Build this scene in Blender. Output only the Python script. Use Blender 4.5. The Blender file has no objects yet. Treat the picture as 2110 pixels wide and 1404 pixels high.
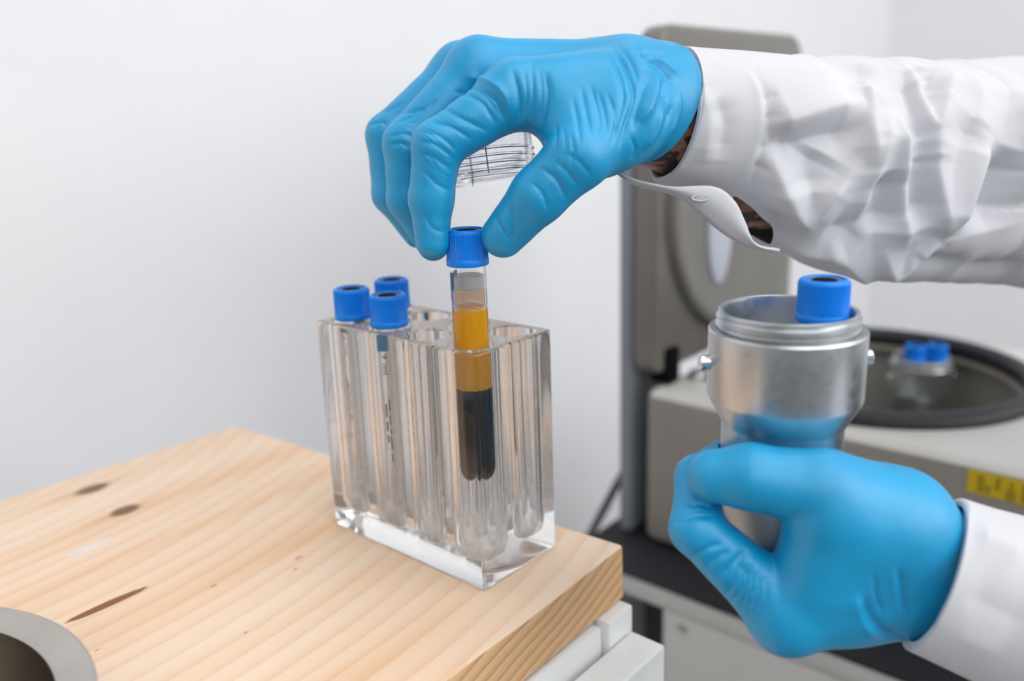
import bpy, bmesh, math
import numpy as np
from mathutils import Vector, Matrix

SC = bpy.context.scene
COL = SC.collection

# ------------------------------------------------------------------ camera
cam_data = bpy.data.cameras.new("camera")
cam = bpy.data.objects.new("camera", cam_data)
COL.objects.link(cam)
right = Vector((0.755098, 0.654761, -0.033390))
up = Vector((-0.148514, 0.220435, 0.964029))
back = Vector((0.638569, -0.722978, 0.263691))
M = Matrix((right, up, back)).transposed().to_4x4()
M.translation = Vector((0.240535, -0.247449, 0.213084))
cam.matrix_world = M
cam_data.sensor_width = 36.0
cam_data.lens = 29.929
cam_data.clip_start = 0.01
cam_data.clip_end = 50.0
cam_data.dof.use_dof = True
cam_data.dof.focus_distance = 0.352
cam_data.dof.aperture_fstop = 4.5
SC.camera = cam

# ------------------------------------------------------------------ light
world = bpy.data.worlds.new("world")
SC.world = world
world.use_nodes = True
world.node_tree.nodes["Background"].inputs[0].default_value = (0.93, 0.97, 1.0, 1)
world.node_tree.nodes["Background"].inputs[1].default_value = 0.36

def area(name, loc, target, sx, sy, watts, color):
    l = bpy.data.lights.new(name, 'AREA')
    l.shape = 'RECTANGLE'; l.size = sx; l.size_y = sy
    l.energy = watts; l.color = color
    o = bpy.data.objects.new(name, l); COL.objects.link(o)
    o.location = loc
    o.rotation_euler = (Vector(target) - Vector(loc)).to_track_quat('-Z', 'Y').to_euler()
    return o
area("ceiling_light", (1.35, 0.1, 2.2), (1.35, 0.1, 0.0), 2.8, 2.8, 46, (1.0, 0.985, 0.965))
area("window_light", (2.6, 0.7, 1.1), (0.0, 0.3, 0.1), 2.4, 1.8, 46, (0.96, 0.98, 1.0))
area("front_fill_light", (2.1, -2.0, 1.9), (0.0, 0.1, 0.1), 2.2, 1.4, 24, (0.97, 0.985, 1.0))  # added fill from behind the camera, brightens the faces turned to it

SC.view_settings.view_transform = 'Standard'
SC.view_settings.look = 'None'
SC.view_settings.exposure = 0.0
SC.view_settings.gamma = 1.0
SC.view_settings.use_curve_mapping = False
SC.cycles.max_bounces = 36
SC.cycles.transmission_bounces = 32
SC.cycles.transparent_max_bounces = 16
SC.cycles.glossy_bounces = 28
SC.cycles.diffuse_bounces = 5
SC.cycles.use_denoising = True
SC.cycles.sample_clamp_indirect = 6.0
SC.cycles.blur_glossy = 0.5

# ------------------------------------------------------------------ helpers (all shape data in millimetres)
S = 0.001
def V(p): return Vector(p) * S

def lin(c):
    return tuple((x/12.92 if x <= 0.04045 else ((x+0.055)/1.055)**2.4) for x in [v/255.0 for v in c])

def pick(o, label, cat, group=None):
    o["label"] = label; o["category"] = cat
    if group: o["group"] = group
    return o

def empty(name, loc=(0, 0, 0)):
    o = bpy.data.objects.new(name, None)
    COL.objects.link(o); o.location = V(loc); o.empty_display_size = 0.01
    return o

def add(name, me, material=None, parent=None, loc=None, kind=None, smooth=35):
    o = bpy.data.objects.new(name, me)
    COL.objects.link(o)
    if material is not None and len(me.materials) == 0: me.materials.append(material)
    if parent is not None: o.parent = parent
    if loc is not None: o.location = V(loc)
    if kind: o["kind"] = kind
    if smooth:
        me.shade_smooth()
        me.set_sharp_from_angle(angle=math.radians(smooth))
    return o

def mesh(verts, faces, name="mesh"):
    me = bpy.data.meshes.new(name)
    me.from_pydata([tuple(v) for v in (np.asarray(verts, float)*S)], [], faces)
    me.update()
    return me

def bm_mesh(bm, name="mesh"):
    bmesh.ops.recalc_face_normals(bm, faces=bm.faces)
    me = bpy.data.meshes.new(name); bm.to_mesh(me); bm.free(); me.update()
    return me

def box_bm(lo, hi, bev=0.0, seg=2):
    bm = bmesh.new()
    bmesh.ops.create_cube(bm, size=1.0)
    lo = Vector(lo)*S; hi = Vector(hi)*S
    for v in bm.verts:
        v.co = Vector(((lo[i]+hi[i])/2 + v.co[i]*(hi[i]-lo[i])) for i in range(3))
    if bev > 0:
        bmesh.ops.bevel(bm, geom=list(bm.edges), offset=bev*S, segments=seg, profile=0.5, affect='EDGES')
    return bm

def box(lo, hi, bev=0.0, seg=2): return bm_mesh(box_bm(lo, hi, bev, seg))

def lathe(profile, n=64, closed=False, ribs=None):
    """profile: (r, z) in mm, around Z. closed joins last to first. ribs(r, z, a) may change r."""
    vs, fs = [], []
    m = len(profile)
    for i, (r, z) in enumerate(profile):
        for k in range(n):
            a = 2*math.pi*k/n
            rr = ribs(r, i, k) if ribs else r
            vs.append((rr*math.cos(a), rr*math.sin(a), z))
    for i in range(m if closed else m-1):
        j = (i+1) % m
        for k in range(n):
            k2 = (k+1) % n
            fs.append((i*n+k, i*n+k2, j*n+k2, j*n+k))
    me = mesh(vs, fs)
    bm = bmesh.new(); bm.from_mesh(me)
    bmesh.ops.remove_doubles(bm, verts=bm.verts, dist=1e-6)
    return bm_mesh(bm)

def sweep(points, radius, n=12, caps=True):
    """a round bar along a polyline (mm); radius may be a list."""
    P = [Vector(p) for p in points]
    if not hasattr(radius, '__len__'): radius = [radius]*len(P)
    vs, fs = [], []
    prev = None
    for i, p in enumerate(P):
        t = (P[min(i+1, len(P)-1)] - P[max(i-1, 0)]).normalized()
        if prev is None:
            a = Vector((0, 0, 1)) if abs(t.z) < 0.9 else Vector((1, 0, 0))
            u = t.cross(a).normalized()
        else:
            u = (prev - t*prev.dot(t)).normalized()
        prev = u
        w = t.cross(u)
        for k in range(n):
            a = 2*math.pi*k/n
            vs.append(p + (u*math.cos(a) + w*math.sin(a))*radius[i])
    for i in range(len(P)-1):
        for k in range(n):
            k2 = (k+1) % n
            fs.append((i*n+k, i*n+k2, (i+1)*n+k2, (i+1)*n+k))
    if caps:
        fs.append(tuple(range(n))[::-1]); fs.append(tuple((len(P)-1)*n+k for k in range(n)))
    me = mesh(vs, fs)
    bm = bmesh.new(); bm.from_mesh(me)
    return bm_mesh(bm)

def smooth_path(pts, k=8):
    """Catmull-Rom through the rows of pts."""
    P = np.asarray(pts, float)
    Q = np.vstack([2*P[0]-P[1], P, 2*P[-1]-P[-2]])
    out = []
    for i in range(1, len(Q)-2):
        for t in np.linspace(0, 1, k, endpoint=False):
            a, b, c, d = Q[i-1], Q[i], Q[i+1], Q[i+2]
            out.append(0.5*((2*b) + (c-a)*t + (2*a-5*b+4*c-d)*t*t + (3*b-a-3*c+d)*t**3))
    out.append(P[-1])
    return np.array(out)

# ------------------------------------------------------------------ materials
def material(name, color=(0.8, 0.8, 0.8), rough=0.5, metal=0.0, spec=0.5, trans=0.0, ior=1.5, coat=0.0, sheen=0.0, sss=0.0, sss_col=None):
    m = bpy.data.materials.new(name); m.use_nodes = True
    b = m.node_tree.nodes["Principled BSDF"]
    b.inputs["Base Color"].default_value = (*color, 1)
    b.inputs["Roughness"].default_value = rough
    b.inputs["Metallic"].default_value = metal
    b.inputs["Specular IOR Level"].default_value = spec
    b.inputs["Transmission Weight"].default_value = trans
    b.inputs["IOR"].default_value = ior
    b.inputs["Coat Weight"].default_value = coat
    b.inputs["Sheen Weight"].default_value = sheen
    if sss:
        b.inputs["Subsurface Weight"].default_value = sss
        b.inputs["Subsurface Scale"].default_value = 0.003
        b.inputs["Subsurface Radius"].default_value = sss_col or (1, 1, 1)
    return m

class NT:
    """a small helper for building node trees"""
    def __init__(s, m):
        s.t = m.node_tree; s.n = s.t.nodes; s.b = s.n["Principled BSDF"]
    def new(s, typ, **kw):
        nd = s.n.new(typ)
        for k, v in kw.items(): setattr(nd, k, v)
        return nd
    def link(s, a, b): s.t.links.new(a, b)
    def put(s, sock, v):
        if isinstance(v, bpy.types.NodeSocket): s.link(v, sock)
        else: sock.default_value = v
    def math(s, op, a, b=None, c=None, clamp=False):
        nd = s.new("ShaderNodeMath", operation=op, use_clamp=clamp)
        s.put(nd.inputs[0], a)
        if b is not None: s.put(nd.inputs[1], b)
        if c is not None: s.put(nd.inputs[2], c)
        return nd.outputs[0]
    def coords(s, scale=(1000, 1000, 1000), kind="Object"):
        tc = s.new("ShaderNodeTexCoord"); mp = s.new("ShaderNodeMapping")
        s.link(tc.outputs[kind], mp.inputs[0]); mp.inputs["Scale"].default_value = scale
        return mp.outputs[0]
    def noise(s, vec, scale, detail=4, rough=0.5, dist=0.0):
        nd = s.new("ShaderNodeTexNoise"); s.link(vec, nd.inputs["Vector"])
        nd.inputs["Scale"].default_value = scale; nd.inputs["Detail"].default_value = detail
        nd.inputs["Roughness"].default_value = rough; nd.inputs["Distortion"].default_value = dist
        return nd.outputs["Fac"]
    def ramp(s, fac, stops):
        nd = s.new("ShaderNodeValToRGB"); s.link(fac, nd.inputs[0])
        e = nd.color_ramp.elements
        while len(e) < len(stops): e.new(0.5)
        for i, (p, c) in enumerate(stops):
            e[i].position = p; e[i].color = (*c, 1) if len(c) == 3 else c
        return nd.outputs[0]
    def mix(s, fac, a, b):
        nd = s.new("ShaderNodeMix", data_type='RGBA')
        s.put(nd.inputs[0], fac)
        s.put(nd.inputs[6], (*a, 1) if isinstance(a, tuple) else a)
        s.put(nd.inputs[7], (*b, 1) if isinstance(b, tuple) else b)
        return nd.outputs[2]
    def bump(s, h, strength=0.3, dist=0.001):
        nd = s.new("ShaderNodeBump"); s.link(h, nd.inputs["Height"])
        nd.inputs["Strength"].default_value = strength; nd.inputs["Distance"].default_value = dist
        s.link(nd.outputs[0], s.b.inputs["Normal"])
    def color(s, c): s.link(c, s.b.inputs["Base Color"])
    def rough(s, r): s.link(r, s.b.inputs["Roughness"])

def speckled(m, scale, amount, col_a, col_b, bump=0.0, bdist=0.0005):
    """a slightly uneven paint or plastic: two close tones and fine relief"""
    n = NT(m); v = n.coords()
    f = n.noise(v, scale, 5, 0.6)
    n.color(n.ramp(f, [(0.5-amount, col_a), (0.5+amount, col_b)]))
    if bump: n.bump(n.noise(v, scale*6, 4), bump, bdist)
    return m

WALL = speckled(material("wall_paint", rough=0.7, spec=0.25), 0.006, 0.25, lin((231, 231, 234)), lin((235, 235, 237)), 0.06)
FLOORM = speckled(material("floor_vinyl", rough=0.45), 0.02, 0.3, lin((104, 104, 105)), lin((116, 116, 116)))
ACRYL = material("acrylic", (1.0, 1.0, 1.0), rough=0.0, trans=1.0, ior=1.49)
ACRYLF = material("drilled_acrylic", (1.0, 1.0, 1.0), rough=0.12, trans=0.93, ior=1.49)
_n = ACRYLF.node_tree.nodes; _l = ACRYLF.node_tree.links   # drill marks: streaks of more and less polish down the holes
_tc = _n.new("ShaderNodeTexCoord"); _mp = _n.new("ShaderNodeMapping"); _mp.inputs["Scale"].default_value = (500, 500, 12)
_no = _n.new("ShaderNodeTexNoise"); _no.inputs["Scale"].default_value = 1.0
_mr = _n.new("ShaderNodeMapRange"); _mr.inputs[1].default_value = 0.35; _mr.inputs[2].default_value = 0.65
_mr.inputs[3].default_value = 0.0; _mr.inputs[4].default_value = 0.03
_l.new(_tc.outputs["Object"], _mp.inputs[0]); _l.new(_mp.outputs[0], _no.inputs["Vector"]); _l.new(_no.outputs["Fac"], _mr.inputs[0])
_l.new(_mr.outputs[0], _n["Principled BSDF"].inputs["Roughness"])
_sx = _n.new("ShaderNodeSeparateXYZ"); _l.new(_tc.outputs["Object"], _sx.inputs[0])      # coarser boring towards the bottom of the holes
_m2 = _n.new("ShaderNodeMapRange"); _m2.inputs[1].default_value = 0.01; _m2.inputs[2].default_value = 0.04
_m2.inputs[3].default_value = 0.45; _m2.inputs[4].default_value = 1.0
_l.new(_sx.outputs[2], _m2.inputs[0]); _l.new(_m2.outputs[0], _n["Principled BSDF"].inputs["Transmission Weight"])
PLASTUBE = material("tube_plastic", (0.98, 0.98, 0.98), rough=0.03, trans=1.0, ior=1.45)
CLEARCAP = material("clear_plastic", (0.97, 0.98, 0.985), rough=0.04, trans=1.0, ior=1.46)
BLUECAP = speckled(material("blue_plastic", rough=0.38, spec=0.4), 0.4, 0.4, lin((0, 128, 228)), lin((0, 136, 238)))
BLACKRUB = material("black_rubber", lin((12, 12, 14)), rough=0.8, spec=0.08)
GREYDISC = material("grey_membrane", lin((110, 112, 118)), rough=0.7, spec=0.2)
PLASMA = speckled(material("blood_plasma", rough=0.2, spec=0.2, trans=0.0, ior=1.36), 0.12, 0.4, lin((244, 172, 0)), lin((250, 184, 0)))
CELLS = speckled(material("blood_cells", rough=0.3, spec=0.15), 0.3, 0.35, lin((16, 6, 10)), lin((24, 12, 17)))
STOPPER = material("grey_stopper", lin((205, 203, 202)), rough=0.35, trans=0.2)
FILM = material("plasma_film", lin((246, 226, 208)), rough=0.3, trans=0.75, ior=1.1)
FOAM = material("foam_bubbles", lin((255, 240, 205)), rough=0.2, trans=0.15, ior=1.2)
PRINTB = material("black_print", lin((45, 45, 50)), rough=0.6)
PRINTC = material("teal_print", lin((0, 128, 176)), rough=0.5)
ALU = material("brushed_aluminium", lin((205, 208, 210)), rough=0.3, metal=1.0)
n = NT(ALU); v = n.coords((300, 300, 3000))
n.bump(n.noise(v, 1.0, 3), 0.05, 0.0004)
n.rough(n.ramp(n.noise(n.coords(), 0.3, 4), [(0.3, (0.28,)*3), (0.7, (0.38,)*3)]))
ALUROUGH = speckled(material("blasted_aluminium", rough=0.5, metal=1.0), 1.2, 0.3, lin((205, 198, 190)), lin((225, 220, 212)), 0.3, 0.0004)
CHROME = material("chrome", lin((225, 228, 230)), rough=0.08, metal=1.0)
STEEL = speckled(material("stainless_steel", rough=0.3, metal=1.0), 0.05, 0.3, lin((176, 172, 166)), lin((196, 193, 188)), 0.05)
DISHDARK = speckled(material("dark_reflection_steel", rough=0.3, metal=1.0), 0.05, 0.3, lin((112, 102, 92)), lin((140, 130, 118)), 0.05)  # dish bowl: its reflection of a dark room put into the steel colour
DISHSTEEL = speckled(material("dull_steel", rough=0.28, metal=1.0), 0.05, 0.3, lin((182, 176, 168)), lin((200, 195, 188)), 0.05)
WHITEPAINT = speckled(material("white_lacquer", rough=0.35, spec=0.4), 0.05, 0.3, lin((232, 231, 229)), lin((238, 238, 237)))
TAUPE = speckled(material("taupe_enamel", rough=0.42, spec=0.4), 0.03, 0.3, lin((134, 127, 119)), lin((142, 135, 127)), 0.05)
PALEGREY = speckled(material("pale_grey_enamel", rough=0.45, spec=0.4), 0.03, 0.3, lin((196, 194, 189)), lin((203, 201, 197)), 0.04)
LIDGREY = speckled(material("lid_enamel", rough=0.3, spec=0.5), 0.03, 0.3, lin((108, 104, 98)), lin((118, 114, 108)), 0.04)
SHADEBLUE = material("shade_column_blue", lin((128, 132, 140)), rough=0.5)
PALEBLUE = material("pale_blue", lin((186, 188, 202)), rough=0.35)
DARKGREY = material("bowl_grey", lin((150, 146, 138)), rough=0.45)
RINGBLACK = material("ring_rubber", lin((30, 32, 36)), rough=0.5)
MATBLACK = speckled(material("black_mat", rough=0.65, spec=0.3), 0.2, 0.3, lin((28, 29, 33)), lin((36, 37, 42)))
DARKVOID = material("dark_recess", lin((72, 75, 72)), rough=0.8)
YELLOW = material("yellow_sticker", lin((196, 166, 0)), rough=0.5)
YELLOWD = material("sticker_print", lin((150, 128, 0)), rough=0.5)
CABLE = material("cable_sheath", lin((70, 73, 78)), rough=0.5)

# wood: growth rings around an axis that runs (slightly tilted) along the grain, plus knots, a resin pocket and marks
WOOD = material("pine", rough=0.5, spec=0.3)
n = NT(WOOD)
v = n.coords()
sep = n.new("ShaderNodeSeparateXYZ"); n.link(v, sep.inputs[0])
X, Y, Z = sep.outputs
warp = n.noise(n.coords((14, 1.3, 14)), 1.0, 2, 0.4)
warp2 = n.noise(n.coords((60, 7, 60)), 1.0, 3, 0.5)
wob = n.math('ADD', n.math('MULTIPLY', n.math('SUBTRACT', warp, 0.5), 26.0), n.math('MULTIPLY', n.math('SUBTRACT', warp2, 0.5), 5.0))
dx = n.math('ADD', n.math('ADD', X, 420.0), n.math('ADD', n.math('MULTIPLY', Y, -0.03), wob))
dz = n.math('ADD', n.math('MULTIPLY', n.math('ADD', Z, 80.0), 1.6), n.math('MULTIPLY', Y, 0.75))
r = n.math('SQRT', n.math('ADD', n.math('MULTIPLY', dx, dx), n.math('MULTIPLY', dz, dz)))
fr = n.math('FRACT', n.math('DIVIDE', r, 11.5))
late = n.math('POWER', fr, 3.0)
late = n.math('MULTIPLY', late, n.math('SUBTRACT', 1.0, n.math('POWER', fr, 24.0)))
broad = n.noise(n.coords((22, 1.6, 22)), 1.0, 2, 0.5)
fibre = n.noise(n.coords((900, 22, 900)), 1.0, 4, 0.6)
base = n.ramp(broad, [(0.32, lin((240, 219, 198))), (0.5, lin((236, 209, 183))), (0.68, lin((229, 190, 154)))])
side = n.math('GREATER_THAN', X, 19.0)
c = n.mix(n.math('MULTIPLY', late, n.math('MULTIPLY_ADD', broad, 0.9, 0.02)), base, lin((214, 158, 108)))
c = n.mix(n.math('MULTIPLY', n.math('SUBTRACT', 1.0, fibre, clamp=True), 0.16), c, lin((214, 160, 112)))
def ellipse_mask(x0, y0, a, b, soft, jag=0.5):
    nx = n.math('DIVIDE', n.math('SUBTRACT', X, x0), a); ny = n.math('DIVIDE', n.math('SUBTRACT', Y, y0), b)
    d = n.math('SQRT', n.math('ADD', n.math('MULTIPLY', nx, nx), n.math('MULTIPLY', ny, ny)))
    d = n.math('ADD', d, n.math('MULTIPLY', n.math('SUBTRACT', fibre, 0.5), jag))
    mr = n.new("ShaderNodeMapRange"); n.link(d, mr.inputs[0])
    mr.inputs[1].default_value = 1.0; mr.inputs[2].default_value = 1.0-soft
    mr.inputs[3].default_value = 0.0; mr.inputs[4].default_value = 1.0
    mr.interpolation_type = 'SMOOTHSTEP'
    return mr.outputs[0]
for (x0, y0, a, b) in ((-264.7, -61.9, 7.5, 12.5), (-219.6, -63.1, 7.2, 10.5)):
    c = n.mix(n.math('MULTIPLY', ellipse_mask(x0, y0-4, a*0.9, b*3.2, 0.9), 0.45), c, lin((205, 150, 95)))
    c = n.mix(ellipse_mask(x0, y0, a, b, 0.45), c, lin((128, 92, 60)))
c = n.mix(ellipse_mask(-130.2, -113.5, 2.6, 20.0, 0.15, 0.9), c, lin((140, 88, 52)))
white_mark = n.math('MULTIPLY', ellipse_mask(-192.4, -94.5, 3.2, 14.0, 0.3, 0.9), n.noise(n.coords(), 0.25, 3))
c = n.mix(n.math('MULTIPLY', white_mark, 1.3, clamp=True), c, lin((222, 224, 228)))
for (x0, y0, a) in ((-105.4, -74.7, 1.6), (-87.0, -41.7, 1.4), (-95.0, -34.0, 2.0), (-98.9, -132.1, 1.0), (-60.0, -86.0, 1.0)):
    c = n.mix(n.math('MULTIPLY', ellipse_mask(x0, y0, a, a*1.6, 0.6), 0.6), c, lin((190, 125, 70)))
n.color(c)
hgt = n.math('ADD', n.math('MULTIPLY', fibre, 0.5), n.math('MULTIPLY', late, 0.5))
n.bump(hgt, 0.25, 0.0006)

# the sawn long side of the board: slanting year rings cut steeply
WOODSIDE = material("pine_side", rough=0.6, spec=0.25)
n = NT(WOODSIDE); v = n.coords()
sep = n.new("ShaderNodeSeparateXYZ"); n.link(v, sep.inputs[0])
wob = n.math('MULTIPLY', n.math('SUBTRACT', n.noise(n.coords((8, 8, 8)), 1.0, 2, 0.5), 0.5), 16.0)
q = n.math('ADD', n.math('ADD', n.math('MULTIPLY', sep.outputs[1], 0.30), n.math('MULTIPLY', sep.outputs[2], -1.0)), wob)
fr = n.math('FRACT', n.math('DIVIDE', q, 6.4))
late = n.math('MULTIPLY', n.math('POWER', fr, 2.2), n.math('SUBTRACT', 1.0, n.math('POWER', fr, 20.0)))
fib = n.noise(n.coords((300, 40, 500)), 1.0, 4, 0.65)
c = n.mix(n.math('MULTIPLY', late, 0.75), lin((226, 186, 142)), lin((168, 112, 66)))
c = n.mix(n.math('MULTIPLY', fib, 0.3), c, lin((196, 146, 98)))
n.color(c)
n.bump(n.math('ADD', n.math('MULTIPLY', fib, 0.7), late), 0.5, 0.0008)

# ------------------------------------------------------------------ the room
def wall_quad(name, a, b, z0, z1, th):
    a = Vector((*a, 0)); b = Vector((*b, 0))
    t = (b-a).normalized(); nrm = Vector((t.y, -t.x, 0))
    vs = [a, b, b-nrm*th, a-nrm*th]
    verts = [(p.x, p.y, z) for z in (z0, z1) for p in vs]
    fs = [(0, 1, 5, 4), (1, 2, 6, 5), (2, 3, 7, 6), (3, 0, 4, 7), (3, 2, 1, 0), (4, 5, 6, 7)]
    me = mesh(verts, fs); bm = bmesh.new(); bm.from_mesh(me)
    return add(name, bm_mesh(bm), WALL, kind="structure", smooth=0)
wall_quad("wall_left", (-597.0, -3000.0), (-560.0, 2200.0), -900, 2300, 60)
wall_quad("wall_back", (-560.5, 2200.0), (3200.0, 2200.0), -900, 2300, 60)
add("floor", box((-680, -3000, -930), (3200, 2260, -900)), FLOORM, kind="structure", smooth=0)

# ------------------------------------------------------------------ wooden board on a white drawer unit
def board():
    n_e = 90
    C0, C1 = Vector((25.5, 75.0)), Vector((42.0, -420.0))
    rng = np.random.default_rng(5)
    wav = np.cumsum(rng.normal(0, 0.32, n_e)); wav -= np.linspace(wav[0], wav[-1], n_e)
    wav = np.convolve(wav, np.ones(4)/4, 'same')
    top = [(-289.5, 51.0)]
    for i in range(n_e):
        t = (i/(n_e-1))
        p = C0.lerp(C1, t)
        top.append((p.x + (0.9*wav[i] if 0 < i < n_e-1 else 0), p.y))
    top.append((-304.0, -420.0))
    bot = [top[0]] + [(C0.lerp(C1, i/(n_e-1)).x + 0.6, C0.lerp(C1, i/(n_e-1)).y) for i in range(n_e)] + [top[-1]]
    m = len(top)
    vs = [(x, y, 0) for x, y in top] + [(x, y, -28.5) for x, y in bot]
    fs = [tuple(range(m))[::-1], tuple(range(m, 2*m))]
    for i in range(m):
        j = (i+1) % m
        fs.append((i, j, m+j, m+i))
    me = mesh(vs, fs); bm = bmesh.new(); bm.from_mesh(me)
    bmesh.ops.recalc_face_normals(bm, faces=bm.faces)
    es = [e for e in bm.edges if (e.verts[0].co.z > -1e-6 and e.verts[1].co.z > -1e-6)]
    vert_e = [e for e in bm.edges if abs(e.verts[0].co.z - e.verts[1].co.z) > 0.02 and e.verts[0].co.y > 0.05]
    bmesh.ops.bevel(bm, geom=es+[e for e in vert_e if e.calc_length() and len(e.link_faces) == 2 and e.calc_face_angle(0) > 0.6],
                    offset=1.8*S, segments=3, profile=0.5, affect='EDGES', clamp_overlap=True)
    return bm_mesh(bm)
bdm = board()
bdm.materials.append(WOOD); bdm.materials.append(WOODSIDE)
for pl in bdm.polygons:
    if pl.normal.x > 0.75: pl.material_index = 1
o = add("wooden_board", bdm, None, smooth=40)
pick(o, "pale knotty pine board under the clear rack, lying on the white drawer unit", "board")

unit = empty("drawer_unit", (-130, -160, -900))
pick(unit, "white lacquered drawer unit underneath the pine board", "drawer unit")
off = (130, 160, 900)
def sub(p): return tuple(p[i]+off[i] for i in range(3))
add("carcass", box(sub((-284, -415, -900)), sub((24.0, 71, -29.0)), 1.0), WHITEPAINT, unit)
add("corner_post", box(sub((24.5, 50.8, -880)), sub((33.5, 71.5, -29.2)), 1.2), WHITEPAINT, unit)
add("top_rail", box(sub((24.5, -415, -120)), sub((31.0, 48.0, -31.0)), 1.0), WHITEPAINT, unit)
add("drawer_front", box(sub((34.6, -412, -300)), sub((54.0, 69.0, -42.0)), 1.6, 3), WHITEPAINT, unit)
add("drawer_front", box(sub((34.6, -412, -600)), sub((54.0, 69.0, -304.0)), 1.6, 3), WHITEPAINT, unit)

# ------------------------------------------------------------------ clear rack
def rack_mesh():
    bm = box_bm((-109.5, 0, 0), (0, 53.1, 113), 1.5, 3)
    me = bm_mesh(bm)
    ob = bpy.data.objects.new("tmp", me); COL.objects.link(ob)
    cut = bmesh.new()
    for i in range(4):
        for y in (13.3, 39.8):
            prof = [(0.0, 11.0), (5.0, 11.2), (8.4, 12.6), (9.7, 15.0), (10.0, 18.0), (10.0, 112.2), (10.8, 113.0), (10.8, 116.0), (0.0, 116.0)]
            m2 = lathe(prof, 56)
            m2.transform(Matrix.Translation(V((-13.7-27.4*i, y, 0))))
            cut.from_mesh(m2)
    cm = bm_mesh(cut)
    co = bpy.data.objects.new("tmp_cut", cm); COL.objects.link(co)
    md = ob.modifiers.new("b", 'BOOLEAN'); md.operation = 'DIFFERENCE'; md.solver = 'EXACT'; md.object = co
    bpy.context.view_layer.update()
    dg = bpy.context.evaluated_depsgraph_get()
    res = bpy.data.meshes.new_from_object(ob.evaluated_get(dg))
    bpy.data.objects.remove(ob); bpy.data.objects.remove(co)
    return res
rkm = rack_mesh()
rkm.materials.clear(); rkm.materials.append(ACRYL); rkm.materials.append(ACRYLF)
for pl in rkm.polygons:
    c_ = pl.center/S
    inside = 1.0 < c_.y < 52.0 and -108.5 < c_.x < -1.0 and 5.0 < c_.z < 112.0
    if inside: pl.material_index = 1
rk = add("tube_rack", rkm, None, loc=(0, 0, 0.05), smooth=30)
pick(rk, "clear acrylic block rack with eight round holes on the pine board", "tube rack")

# ------------------------------------------------------------------ blood tubes with ribbed blue caps
NRIB = 54
def cap_mesh():
    n = NRIB*4
    prof = [(8.0, 0.0), (9.0, 0.0), (9.25, 0.4), (9.25, 2.6), (9.0, 3.0), (8.8, 3.2), (8.75, 13.6), (8.7, 14.2), (8.5, 14.9), (8.0, 15.4),
            (7.3, 15.6), (6.9, 15.4), (6.7, 14.8), (6.6, 12.6), (0.0, 12.6)]
    def ribs(r, i, k):
        if 5 <= i <= 7: return r + (0.24 if (k % 4) in (0, 1) else -0.16)
        return r
    return lathe(prof, n, ribs=ribs)
CAP = cap_mesh()
MEMB = lathe([(0.0, 14.75), (6.62, 14.75), (6.62, 14.3), (0.0, 14.3)], 32)
HOLE = lathe([(0.0, 15.0), (4.2, 15.0), (4.5, 14.6), (0.0, 14.6)], 32)

def tube_mesh(length, inner=6.95):
    """round-bottomed tube hanging below z = 0 (the cap's lower edge), 3 mm of it up inside the cap"""
    R = 7.9
    out = [(R, 3.0)] + [(R, -length+R)]
    for k in range(1, 9):
        a = math.pi/2*k/8
        out.append((R*math.cos(a), -length+R-R*math.sin(a)))
    inn = []
    for k in range(0, 8):
        a = math.pi/2*(8-k)/8
        inn.append((inner*math.cos(a), -length+R-inner*math.sin(a)))
    inn.append((inner, -length+R)); inn.append((inner, 3.0))
    prof = out + inn
    prof = [(max(r, 0.0) if r > 1e-6 else 0.0, z) for r, z in prof]
    return lathe(prof, 56, closed=True)
TUBE = tube_mesh(100.0)

def bend_to_tube(me, R, ang, z0, vertical=True):
    """wrap flat lettering (mm, x along the line, y up) round a tube; the line runs down the tube"""
    for vt in me.vertices:
        x, y = vt.co.x/S, vt.co.y/S
        a = ang + (y if vertical else x)/R
        z = z0 - x if vertical else z0 + y
        rr = R + vt.co.z/S
        vt.co = Vector((rr*math.cos(a), rr*math.sin(a), z))*S
    return me

def letters(txt, size):
    cu = bpy.data.curves.new("t", 'FONT'); cu.body = txt; cu.size = size*S; cu.extrude = 0.02*S
    ob = bpy.data.objects.new("t", cu); COL.objects.link(ob)
    bpy.context.view_layer.update()
    me = bpy.data.meshes.new_from_object(ob.evaluated_get(bpy.context.evaluated_depsgraph_get()))
    bpy.data.objects.remove(ob)
    bm = bmesh.new(); bm.from_mesh(me)
    bmesh.ops.subdivide_edges(bm, edges=[e for e in bm.edges if e.calc_length() > 0.8*S], cuts=2)
    bmesh.ops.triangulate(bm, faces=bm.faces)
    me2 = bpy.data.meshes.new("t"); bm.to_mesh(me2); bm.free()
    return me2

def patch(x0, x1, y0, y1, nx=8, ny=8, z=0.02):
    vs, fs = [], []
    for i in range(nx+1):
        for j in range(ny+1):
            vs.append((x0+(x1-x0)*i/nx, y0+(y1-y0)*j/ny, z))
    for i in range(nx):
        for j in range(ny):
            a = i*(ny+1)+j
            fs.append((a, a+ny+1, a+ny+2, a+1))
    return mesh(vs, fs)

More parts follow.
